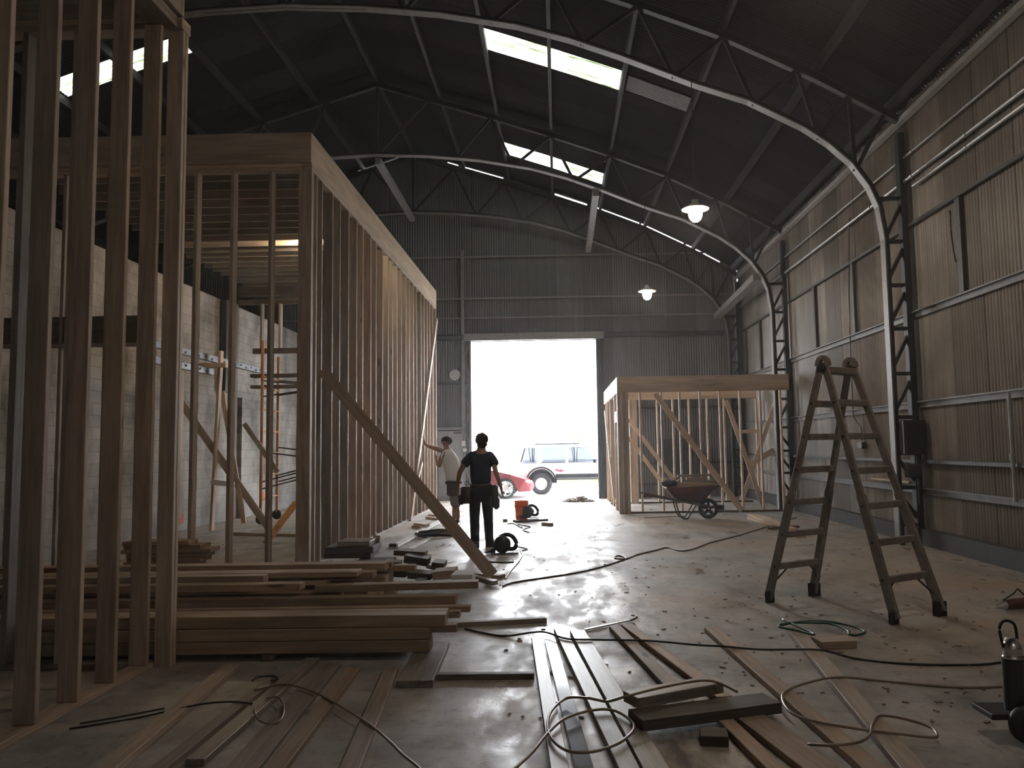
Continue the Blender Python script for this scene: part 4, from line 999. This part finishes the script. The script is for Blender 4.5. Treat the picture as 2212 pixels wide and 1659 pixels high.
bm = bmesh.new(); bm_cyl(bm, (tx, ty+.1, .12), (tx, ty+.1, .40), .055, n=24); meshobj('column', bm, M_BLKPL, TS)
bm = bmesh.new(); bm_lathe(bm, [(0, .40), (.05, .40), (.05, .415), (.042, .42), (.05, .43), (.042, .44), (.05, .45), (.045, .47), (.03, .51), (0, .512)], 24, c=(tx, ty+.1, 0)); meshobj('cap', bm, M_CHROME, TS, smooth=True)
bm = bmesh.new(); bm_box(bm, (tx-.02, ty+.12, .125), (.30, .2, .03), .004); meshobj('base', bm, M_BLKPL, TS)
bm = bmesh.new(); bm_lathe(bm, [(.02, -.03), (.085, -.03), (.095, -.01), (.095, .01), (.085, .03), (.02, .03)], 28, 'Y', (tx, ty, .095), True); meshobj('wheel', bm, M_BLACK, TS, smooth=True)
bm = bmesh.new(); bm_tube(bm, spline([Vector((tx-.045, ty+.1, .46)), Vector((tx-.06, ty+.1, .56)), Vector((tx-.03, ty+.1, .60)), Vector((tx+.02, ty+.1, .58)), Vector((tx+.03, ty+.1, .5))]), .008); meshobj('loop_handle', bm, M_BLACK, TS, smooth=True)
# heap of debris in the doorway
c = P(1250, 1084); bm = bmesh.new(); rnd = random.Random(3)
for k in range(160):
    r = .34*math.sqrt(rnd.random()); t = rnd.random()*6.28; z = .20*(1-r/.36)*rnd.random()
    q = Vector((c.x+r*1.25*math.cos(t), c.y+r*.6*math.sin(t), z+.012)); s = .02+.03*rnd.random()
    bm_box(bm, q, (s*2, s, s*.7), 0, Matrix.Rotation(rnd.random()*3, 3, 'Z') @ Matrix.Rotation(rnd.random(), 3, 'X'))
tag(meshobj('debris_heap', bm, plain('swept_debris', (.20, .16, .13), .9)), 'low heap of swept debris just inside the doorway', 'debris heap', kind='stuff')
# sawdust crumbs scattered over the foreground concrete
bm = bmesh.new()
for k in range(260):
    x, y = rnd.uniform(1080, 2200), rnd.uniform(1200, 1560); q = P(x, y, .004); s = rnd.uniform(.006, .022)
    bm_box(bm, q, (s*2, s, .006), 0, Matrix.Rotation(rnd.random()*3, 3, 'Z'))
tag(meshobj('wood_chips', bm, plain('wood_chip', (.36, .29, .22), .9, 0, .1, .5)), 'scattered wood chips on the concrete floor', 'wood chips', kind='stuff')

# ---------------------------------------------------------------- people
def skin(name, verts, edges, mat, parent, mw, squash=1.0, y0=0.0, sub=2, root=0):
    """verts: (x, y, z, radius); a smooth continuous surface grown along the edges"""
    me = bpy.data.meshes.new(name)
    me.from_pydata([(v[0], y0+(v[1]-y0)/squash, v[2]) for v in verts], edges, [])
    o = bpy.data.objects.new(name, me); COL.objects.link(o)
    o.modifiers.new('skin', 'SKIN').use_smooth_shade = True
    sd = o.modifiers.new('smooth', 'SUBSURF'); sd.levels = sub; sd.render_levels = sub
    for i, v in enumerate(verts):
        o.data.skin_vertices[0].data[i].radius = (v[3], v[3]); o.data.skin_vertices[0].data[i].use_root = (i == root)
    dg = bpy.context.evaluated_depsgraph_get(); dg.update()
    m2 = bpy.data.meshes.new_from_object(o.evaluated_get(dg))
    bpy.data.objects.remove(o); bpy.data.meshes.remove(me)
    for v in m2.vertices: v.co.y = y0+(v.co.y-y0)*squash
    for p in m2.polygons: p.use_smooth = True
    m2.materials.clear(); m2.materials.append(mat); m2.name = name
    return link(bpy.data.objects.new(name, m2), parent, mw)
def chain(vs, es, pts, start=None):
    prev = start
    for p in pts:
        vs.append(p); i = len(vs)-1
        if prev is not None: es.append((prev, i))
        prev = i
    return prev
def hand(vs, es, wrist_i, w, d, side, curl=.5, up=Vector((0, 1, 0))):
    """palm, four unequal bent fingers and a thumb; d points down the hand, side across it"""
    w = Vector(w); d = Vector(d).normalized(); side = Vector(side).normalized(); n = d.cross(side).normalized()
    palm = w + d*.06
    pi = chain(vs, es, [(*(w+d*.03), .026), (*palm, .030)], wrist_i)
    for k, L in enumerate((.070, .080, .075, .058)):
        b = palm + d*.025 + side*(.027-.018*k); m = b + d*L*.5 + n*curl*.012; e = m + d*L*.42 + n*curl*.03
        chain(vs, es, [(*b, .010), (*m, .009), (*e, .007)], pi)
    b = w + d*.035 + side*.035; chain(vs, es, [(*b, .011), (*(b+d*.03+side*.016+n*.012), .009), (*(b+d*.055+side*.014+n*.022), .008)], pi)
def head(vs, es, neck_i, c, fw, lean=(0, 0, 0)):
    """c: head centre, fw: where the face looks; skull, jaw, nose and ears"""
    c = Vector(c); fw = Vector(fw).normalized(); rt = fw.cross(Vector((0, 0, 1))).normalized()
    k = chain(vs, es, [(*(c-fw*.01+Vector((0, 0, -.06))), .066), (*(c-fw*.012+Vector((0, 0, .015))), .092), (*(c-fw*.01+Vector((0, 0, .075))), .070)], neck_i)
    jaw = chain(vs, es, [(*(c+fw*.045+Vector((0, 0, -.085))), .040)], k-2)
    chain(vs, es, [(*(c+fw*.098+Vector((0, 0, -.012))), .013)], k-1)
    for s in (-1, 1): chain(vs, es, [(*(c+rt*s*.092-fw*.01+Vector((0, 0, -.012))), .016)], k-1)
    return k
def ell(name, c, r, mat, parent, mw, rot=None, n=20, bulge=None):
    bm = bmesh.new(); bmesh.ops.create_uvsphere(bm, u_segments=n, v_segments=n//2+2, radius=1.0)
    R = rot or Matrix.Identity(3)
    for v in bm.verts:
        q = Vector((v.co.x*r[0], v.co.y*r[1], v.co.z*r[2]))
        if bulge: q += v.co*bulge*math.sin(9*v.co.x+7*v.co.z)*math.cos(8*v.co.y)
        v.co = R @ q + Vector(c)
    return meshobj(name, bm, mat, parent, mw, smooth=True)
def face_bits(parent, mw, c, fw):
    c = Vector(c); fw = Vector(fw).normalized(); rt = fw.cross(Vector((0, 0, 1))).normalized()
    for s in (-1, 1): ell('eye', c+fw*.078+rt*s*.032+Vector((0, 0, .008)), (.013, .013, .009), M_TEE, parent, mw, n=10)
    ell('mouth', c+fw*.079+Vector((0, 0, -.058)), (.022, .012, .006), plain('lips', (.22, .08, .07), .6), parent, mw, n=10)

# dark-clothed worker walking towards the doorway, seen from behind
p0 = P(1040, 1187); mw = Matrix.Translation(p0)
A = thing('person', 'person in dark t-shirt, trousers and tool belt walking away towards the doorway', 'person', p0)
vs, es = [], []
chain(vs, es, [(0, 0, .95, .09), (0, 0, 1.10, .085), (0, .0, 1.28, .095), (0, .0, 1.44, .09), (.01, .01, 1.53, .058)])
hi = head(vs, es, 4, (.02, .025, 1.665), (-.25, 1, -.05))
la = chain(vs, es, [(-.175, 0, 1.44, .055), (-.26, -.01, 1.31, .048), (-.325, -.02, 1.19, .042), (-.355, .03, 1.06, .036), (-.375, .07, .955, .026)], 3)
hand(vs, es, la, (-.375, .07, .955), (-.10, .15, -1), (.3, .9, .1), .9)
ra = chain(vs, es, [(.175, 0, 1.44, .055), (.21, -.03, 1.31, .048), (.238, -.05, 1.19, .042), (.28, -.02, 1.06, .036), (.312, .02, .955, .026)], 3)
hand(vs, es, ra, (.312, .02, .955), (.10, .12, -1), (-.3, .9, .1), .5)
for s, kx, ky, ax, ay, az in ((-1, -.10, -.02, -.075, -.16, .10), (1, .10, .10, .10, .22, .10)):
    chain(vs, es, [(s*.085, 0, .88, .06), (kx, ky, .49, .045), (ax, ay, az, .036)], 0)
skin('body', vs, es, M_SKIN, A, mw, 1.0, 0)
vs, es = [], []
chain(vs, es, [(0, 0, .965, .182), (0, 0, 1.10, .168), (0, 0, 1.25, .185), (0, 0, 1.38, .190), (.008, .0, 1.475, .12), (.01, .005, 1.515, .072)])
chain(vs, es, [(-.155, 0, 1.435, .092), (-.215, -.005, 1.36, .086), (-.272, -.01, 1.28, .078)], 3)
chain(vs, es, [(.155, 0, 1.435, .092), (.205, -.02, 1.35, .086), (.228, -.03, 1.26, .080)], 3)
skin('t_shirt', vs, es, M_NAVY, A, mw, .74, 0)
vs, es = [], []
chain(vs, es, [(0, 0, .98, .178), (0, 0, .89, .178)])
for s, kx, ky, ax, ay, az in ((-1, -.10, -.02, -.08, -.15, .075), (1, .10, .10, .105, .21, .075)):
    chain(vs, es, [(s*.088, 0, .80, .108), ((s*.09+kx)/2, ky/2, .65, .098), (kx, ky, .49, .082), ((kx+ax)/2, (ky+ay)/2, .30, .076), (ax, ay, az, .072)], 1)
skin('trousers', vs, es, M_DENIM, A, mw, .85, 0)
for x, y in ((-.08, -.13), (.105, .24)):
    skin('boot', [(x, y-.04, .062, .066), (x, y+.06, .056, .062), (x, y+.16, .042, .05), (x, y-.03, .14, .062)], [(0, 1), (1, 2), (0, 3)], M_BLACK, A, mw)
ell('hair', (.022, .0, 1.70), (.100, .112, .100), M_HAIR, A, mw, bulge=.012)
ell('hair_nape', (.03, -.045, 1.625), (.078, .055, .07), M_HAIR, A, mw, bulge=.01)
face_bits(A, mw, (.02, .025, 1.665), (-.25, 1, -.05))
bm = bmesh.new(); bm_lathe(bm, [(.150, -.035), (.172, -.03), (.172, .03), (.150, .035)], 28, c=(0, 0, .98), closed=True)
for v in bm.verts: v.co.y *= .72
meshobj('tool_belt', bm, M_LEATHER, A, mw, smooth=True)
def pouch(name, c, sx, sy, h, flare):
    bm = bmesh.new(); bm_box(bm, c, (sx, sy, h), .0)
    for v in bm.verts:
        if v.co.z > c[2]: v.co.x = c[0]+(v.co.x-c[0])*flare; v.co.y = c[1]+(v.co.y-c[1])*flare
    bmesh.ops.bevel(bm, geom=bm.edges[:], offset=.022, segments=3, affect='EDGES'); return meshobj(name, bm, M_LEATHER, A, mw, smooth=True)
pouch('pouch', (-.225, -.02, .84), .15, .14, .26, 1.15); pouch('pouch', (-.30, .0, .77), .08, .10, .16, 1.2)
pouch('pouch', (.205, -.02, .82), .13, .15, .34, .9); pouch('pouch', (.235, .03, .70), .09, .12, .18, 1.2)
o = board('hammer', (.15, -.12, .82), (.165, -.10, .42), .05, .03, M_BLKPL, A); o.matrix_basis = mw @ o.matrix_basis; WM[o.name] = o.matrix_basis
bm = bmesh.new(); bm_tube(bm, spline([Vector((-.15, -.06, .98)), Vector((-.2, -.08, 1.06)), Vector((-.24, -.07, 1.02)), Vector((-.2, -.07, .95))]), .006); meshobj('tool_ring', bm, M_STEEL, A, mw)

# white-shirted worker by the stud wall, facing left, one hand on a stud
p0 = P(986, 1135); mw = Matrix.Translation(p0)
B = thing('person', 'person in white t-shirt and camouflage shorts reaching out to the tall stud wall', 'person', p0)
vs, es = [], []
S = 1/106.0
def q(px, py, y, r): return ((px-986)*S, y, (1135-py)*S, r)
chain(vs, es, [q(981, 1050, 0, .09), q(979, 1030, 0, .09), q(976, 1005, 0, .095), q(971, 983, 0, .085), q(967, 972, 0, .058)])
head(vs, es, 4, ((964-986)*S, -.01, (1135-957)*S), (-1, -.25, -.05))
fa = chain(vs, es, [q(961, 977, .15, .058), q(945, 971, .16, .048), q(932, 967, .16, .042), q(921, 963, .15, .030), q(916, 958, .15, .026)], 3)
hand(vs, es, fa, ((916-986)*S, .15, (1135-958)*S), (-.25, 0, 1), (0, -1, 0), -.3)
na = chain(vs, es, [q(962, 980, -.16, .058), q(955, 994, -.20, .050), q(953, 1008, -.20, .043), q(948, 1002, -.12, .036), q(944, 990, -.02, .028)], 3)
hand(vs, es, na, ((944-986)*S, -.02, (1135-990)*S), (-.3, .5, .8), (0, -1, 0), .6)
for s, ax in ((-1, .04), (1, -.06)):
    chain(vs, es, [((-.03), s*.085, .80, .09), (-.01+ax*.4, s*.10, .47, .056), (ax*.9, s*.11, .26, .054), (ax, s*.11, .09, .038)], 0)
skin('body', vs, es, M_SKIN, B, mw)
vs, es = [], []
chain(vs, es, [q(981, 1046, 0, .185), q(979, 1022, 0, .178), q(976, 1002, 0, .186), q(972, 986, 0, .168), q(969, 975, 0, .10), q(968, 970, 0, .074)])
chain(vs, es, [q(962, 979, .15, .080), q(952, 974, .16, .066)], 3); chain(vs, es, [q(963, 981, -.16, .080), q(956, 993, -.20, .068)], 3)
skin('t_shirt', vs, es, M_TEE, B, mw, 1.0)
vs, es = [], []
chain(vs, es, [q(981, 1043, 0, .155), q(981, 1052, 0, .158)])
for s, ax in ((-1, .04), (1, -.06)):
    chain(vs, es, [(-.035, s*.085, .70, .115), (-.02+ax*.4, s*.10, .52, .112), (ax*.5, s*.10, .34, .105)], 1)
skin('shorts', vs, es, M_SHORTS, B, mw)
for s, ax in ((-1, .04), (1, -.06)):
    skin('shoe', [(ax, s*.11, .06, .052), (ax-.10, s*.11, .05, .05), (ax-.19, s*.115, .035, .04), (ax+.01, s*.11, .11, .046)], [(0, 1), (1, 2), (0, 3)], M_BLACK, B, mw)
ell('hair', ((966-986)*S, .0, (1135-953)*S), (.112, .100, .095), M_HAIR, B, mw, bulge=.01)
face_bits(B, mw, ((964-986)*S, -.01, (1135-957)*S), (-1, -.25, -.05))
bm = bmesh.new(); c = ((980-986)*S, -.17, (1135-1057)*S); bm_box(bm, c, (.22, .10, .26), .03); meshobj('pouch', bm, M_LEATHER, B, mw, smooth=True)
bm = bmesh.new(); bm_lathe(bm, [(.155, -.03), (.175, -.028), (.175, .028), (.155, .03)], 28, c=((981-986)*S, 0, (1135-1043)*S), closed=True); meshobj('belt', bm, M_LEATHER, B, mw, smooth=True)

# ---------------------------------------------------------------- outdoors
bm = bmesh.new(); bm_box(bm, (0, YB+35.1, -.11), (90, 70, .2)); tag(meshobj('ground_exterior', bm, plain('pale_yard', (.55, .54, .52), .9, 0, .2, .1, 1.0)), 'pale sunlit concrete yard outside the doorway', 'yard', kind='structure')
M_LEAF = plain('dry_yellow_leaf', (.42, .36, .08), .7, 0, .2, .5, 6); M_GRASS = plain('roadside_grass', (.20, .20, .10), .8, 0, .2, .5, 5)
def leaves(bm, c, r, n, s, rnd):
    for k in range(n):
        v = Vector((rnd.gauss(0, 1), rnd.gauss(0, 1), rnd.gauss(0, 1))).normalized()*(rnd.random()**.4)
        q = Vector(c)+Vector((v.x*r[0], v.y*r[1], v.z*r[2])); R = Matrix.Rotation(rnd.random()*6, 3, 'Z') @ Matrix.Rotation(rnd.random()*3, 3, 'X')
        a, b = R @ Vector((s, 0, 0)), R @ Vector((0, s*.5, 0))
        bm.faces.new([bm.verts.new(q+w) for w in (-a, b, a, -b)])
rnd = random.Random(11)
for px, py, rr, lab in ((1242, 945, .75, 'yellowing shrub beyond the parked white off-roader'), (1150, 942, .45, 'small thin shrub beyond the rear of the white off-roader')):
    c = PY(px, py, 38.0); t = thing('shrub', lab, 'shrub', (c.x, 38, 0)); bm = bmesh.new()
    for k in range(6): leaves(bm, c+Vector((rnd.uniform(-.5, .5)*rr, rnd.uniform(-.4, .4), rnd.uniform(-.6, .6)*rr)), (.45*rr, .4*rr, .4*rr), 45 if rr > .5 else 18, .07, rnd)
    meshobj('foliage', bm, M_LEAF, t)
    bm = bmesh.new()
    for k in range(4): bm_cyl(bm, (c.x, 38, 0), (c.x+rnd.uniform(-.4, .4), 38, c.z), .03, .01, 8)
    meshobj('stem', bm, M_DARKWOOD, t)
bm = bmesh.new()
for k in range(900):
    x, y = rnd.uniform(-1.5, 5), rnd.uniform(33, 35.5); h = rnd.uniform(.15, .5); d = rnd.uniform(-.1, .1)
    bm.faces.new([bm.verts.new(v) for v in ((x-.03, y, -.01), (x+.03, y, -.01), (x+d, y+rnd.uniform(-.1, .1), h))])
tag(meshobj('roadside_grass', bm, M_GRASS), 'strip of grass seen under the parked white off-roader', 'grass', kind='stuff')

def gloss(name, c, rough=.25, coat=.6, metal=0.0):
    m, nt, b = nodes(name); b.inputs['Base Color'].default_value = (*c, 1); b.inputs['Roughness'].default_value = rough; b.inputs['Coat Weight'].default_value = coat; b.inputs['Metallic'].default_value = metal
    return m
M_CARW = gloss('white_car_paint', (.80, .80, .80)); M_CARR = gloss('red_car_paint', (.20, .015, .022), .4, .2); M_GLASS = gloss('tinted_glass', (.05, .06, .08), .15, 0)
m_, nt_, b_ = nodes('thin_car_glass'); tr_n = N(nt_, 'ShaderNodeBsdfTransparent'); tr_n.inputs[0].default_value = (.46, .475, .50, 1); gl_n = N(nt_, 'ShaderNodeBsdfGlossy'); gl_n.inputs['Roughness'].default_value = .05
mx_n = N(nt_, 'ShaderNodeMixShader'); mx_n.inputs[0].default_value = .08; nt_.links.new(tr_n.outputs[0], mx_n.inputs[1]); nt_.links.new(gl_n.outputs[0], mx_n.inputs[2]); nt_.links.new(mx_n.outputs[0], nt_.nodes['Material Output'].inputs[0]); M_PANE = m_
M_TYRE = plain('grey_tyre', (.05, .05, .056), .9, 0, .2); M_TRIM = plain('dark_car_trim', (.016, .016, .019), .7, 0, .2); M_WHEEL = gloss('silver_wheel', (.7, .7, .7), .4, 0)
def arch(cx, cz, r, a0=0.0, a1=math.pi, n=12): return [(cx+r*math.cos(a0+(a1-a0)*k/n), cz+r*math.sin(a0+(a1-a0)*k/n)) for k in range(n+1)]
def wheel(t, c, r, w, rimr, spokes, spoke_w):
    bm = bmesh.new(); bm_lathe(bm, [(rimr, -w/2), (r*.93, -w/2), (r, -w*.3), (r, w*.3), (r*.93, w/2), (rimr, w/2)], 40, 'Y', c, True); o = meshobj('wheel', bm, M_TYRE, t, smooth=True)
    bm = bmesh.new(); c = Vector(c)
    bm_lathe(bm, [(rimr*.9, -w*.45), (rimr*1.02, -w*.45), (rimr*1.02, w*.3), (rimr*.9, w*.3)], 40, 'Y', c, True)
    bm_lathe(bm, [(0, -w*.42), (rimr*.28, -w*.40), (rimr*.30, -w*.2), (0, -w*.2)], 24, 'Y', c)
    if spokes:
        for k in range(spokes):
            a = 2*math.pi*k/spokes+.2; v = Vector((math.cos(a), 0, math.sin(a))); q0 = c+Vector((0, -w*.36, 0)); bar(bm, q0+v*rimr*.2, q0+v*rimr*.95, .03, spoke_w, (0, 1, 0))
    else: bm_lathe(bm, [(0, -w*.30), (rimr*.55, -w*.34), (rimr*.92, -w*.22), (rimr*.92, -w*.1), (0, -w*.1)], 32, 'Y', c)
    meshobj('rim', bm, M_WHEEL, o, smooth=False)
# white off-roader, parked broadside, nose to the right
jx, jy = PY(1113, 1000, 26.1).x, 26.1; mw = Matrix.Translation((jx, jy, -.01))
J = thing('off_roader', 'white boxy off-road car parked broadside outside the doorway', 'car', (jx, jy, -.01))
low = [(0.02, .58), (0, .95), (.05, 1.03), (2.95, 1.03), (4.1, .98), (4.18, .90), (4.18, .52), (3.90, .52)] + arch(3.43, .40, .46, .25, math.pi-.25)[0:13] + [(2.95, .50), (1.33, .50)] + arch(.85, .40, .46, .25, math.pi-.25) + [(.36, .58)]
bm = bmesh.new(); bm_prism(bm, low, 0, 1.72, bevel=.02); meshobj('body', bm, M_CARW, J, mw)
bm = bmesh.new(); bm_prism(bm, [(.24, 1.54), (.30, 1.60), (.5, 1.64), (2.25, 1.64), (2.42, 1.55), (2.38, 1.54)], .07, 1.65, bevel=.02); meshobj('roof', bm, M_CARW, J, mw)
for y in (.09, 1.63):
    for (x0, x1, w, n) in ((.09, .26, .10, 'pillar'), (.76, .84, .10, 'pillar'), (1.70, 1.70, .09, 'pillar'), (2.92, 2.38, .08, 'pillar')):
        bm = bmesh.new(); sweep(bm, [(x0, y, 1.0), (x1, y, 1.56)], .05, w, (0, 1, 0)); meshobj(n, bm, M_CARW, J, mw)
    for poly in ([(.16, 1.03), (.31, 1.54), (.77, 1.54), (.71, 1.03)], [(.84, 1.03), (.89, 1.54), (1.66, 1.54), (1.66, 1.03)], [(1.75, 1.03), (1.75, 1.54), (2.36, 1.54), (2.84, 1.03)]):
        bm = bmesh.new(); bm_prism(bm, poly, y-.006, y+.006); meshobj('side_window', bm, M_PANE, J, mw)
bm = bmesh.new(); bm_prism(bm, [(.10, 1.08), (.27, 1.52), (.33, 1.52), (.20, 1.08)], .075, .085); meshobj('rear_trim', bm, M_TRIM, J, mw)
bm = bmesh.new(); bm_box(bm, (1.5, .86, 1.02), (2.7, 1.5, .04), .01); meshobj('seat_deck', bm, plain('grey_cloth', (.4, .4, .42), .9), J, mw)
for cx in (.85, 3.43):
    bm = bmesh.new(); bm_box(bm, (cx, .86, .62), (1.02, 1.2, .5)); meshobj('wheel_well', bm, M_TRIM, J, mw)
bm = bmesh.new(); bm_box(bm, (2.14, -.015, .60), (1.62, .05, .14), .015); meshobj('side_moulding', bm, M_TRIM, J, mw)
bm = bmesh.new(); bm_box(bm, (2.14, .06, .50), (1.62, .10, .05), .015); meshobj('sill_step', bm, M_TRIM, J, mw)
bm = bmesh.new(); bm_box(bm, (.16, .86, .56), (.40, 1.74, .13), .03); meshobj('rear_bumper', bm, M_TRIM, J, mw)
for cx in (.85, 3.43):
    bm = bmesh.new(); sweep(bm, [Vector((x, .0, z)) for x, z in arch(cx, .40, .49, .12, math.pi-.12)], .12, .05, (0, 1, 0)); meshobj('fender_flare', bm, M_TRIM, J, mw)
    for y in (.11, 1.6): wheel(J, (jx+cx, jy+y, .345), .36, .24, .20, 0, 0)
bm = bmesh.new(); bm_prism(bm, [(1.28, .80), (1.36, .84), (1.46, .80), (1.56, .82), (1.60, .77), (1.50, .73), (1.40, .76)], -.004, .01); meshobj('side_decal', bm, plain('red_decal', (.6, .05, .08), .5), J, mw)
bm = bmesh.new(); bm_box(bm, (2.62, -.07, 1.08), (.10, .16, .13), .02); meshobj('door_mirror', bm, M_TRIM, J, mw)
bm = bmesh.new()
for y in (.3, 1.4): bm_box(bm, (1.4, y, 1.66), (1.5, .04, .04), .01)
meshobj('roof_rack', bm, M_TRIM, J, mw)
# red car, nose to the right, half behind the left jamb
rx = PY(1152, 1060, 24.25).x-4.3; ry = 24.25; mw = Matrix.Translation((rx, ry, -.01))
K = thing('sports_car', 'low red car nosing into view outside the doorway behind the dark-clothed worker', 'car', (rx, ry, -.01))
prof = [(.0, .45), (.02, .78), (.25, .90), (.9, .95), (2.6, .93), (3.1, .86), (3.6, .74), (4.05, .58), (4.27, .45), (4.30, .30), (4.22, .20), (3.86, .20)] + arch(3.45, .31, .37, -.25, math.pi+.25) + [(3.04, .18), (1.16, .18)] + arch(.78, .31, .37, -.25, math.pi+.25) + [(.40, .22), (.05, .25)]
bm = bmesh.new(); bm_prism(bm, prof, 0, 1.75, bevel=.05); bmesh.ops.triangulate(bm, faces=[f for f in bm.faces if len(f.verts) > 8])
for v in bm.verts:
    if v.co.x > 3.7: v.co.y += (v.co.x-3.7)**2*.9*(1 if v.co.y < .9 else -1)
meshobj('body', bm, M_CARR, K, mw)
bm = bmesh.new(); bm_prism(bm, [(.7, .93), (1.1, 1.22), (2.0, 1.27), (2.7, .93)], .18, 1.57, bevel=.04); meshobj('cabin_glass', bm, M_GLASS, K, mw)
for cx in (.78, 3.45):
    for y in (.10, 1.65): wheel(K, (rx+cx, ry+y, .30), .315, .20, .235, 7, .05)
bm = bmesh.new(); bm_box(bm, (4.10, .30, .50), (.26, .22, .08), .02, Matrix.Rotation(.6, 3, 'Z')); meshobj('headlight', bm, M_WHEEL, K, mw)
bm = bmesh.new(); bm_box(bm, (4.20, .88, .28), (.14, 1.0, .10), .02); meshobj('front_grille', bm, M_TRIM, K, mw)

# ---------------------------------------------------------------- haze volume added to lift the blacks and veil the doorway
hm = bpy.data.materials.new('veil_air'); hm.use_nodes = True; hn = hm.node_tree; hn.nodes.remove(hn.nodes['Principled BSDF'])
vs_ = hn.nodes.new('ShaderNodeVolumeScatter'); vs_.inputs['Color'].default_value = (.92, .95, 1.0, 1); vs_.inputs['Density'].default_value = .0032; vs_.inputs['Anisotropy'].default_value = .35
hn.links.new(vs_.outputs[0], hn.nodes['Material Output'].inputs['Volume'])
bm = bmesh.new(); bm_box(bm, ((XL+RX)/2, (YR+YB)/2, 5.5), (RX-XL+.4, YB-YR+.4, 11.2))
tag(meshobj('veil_haze', bm, hm), 'thin added veil of haze filling the hall, brightest before the doorway', 'haze', kind='stuff')
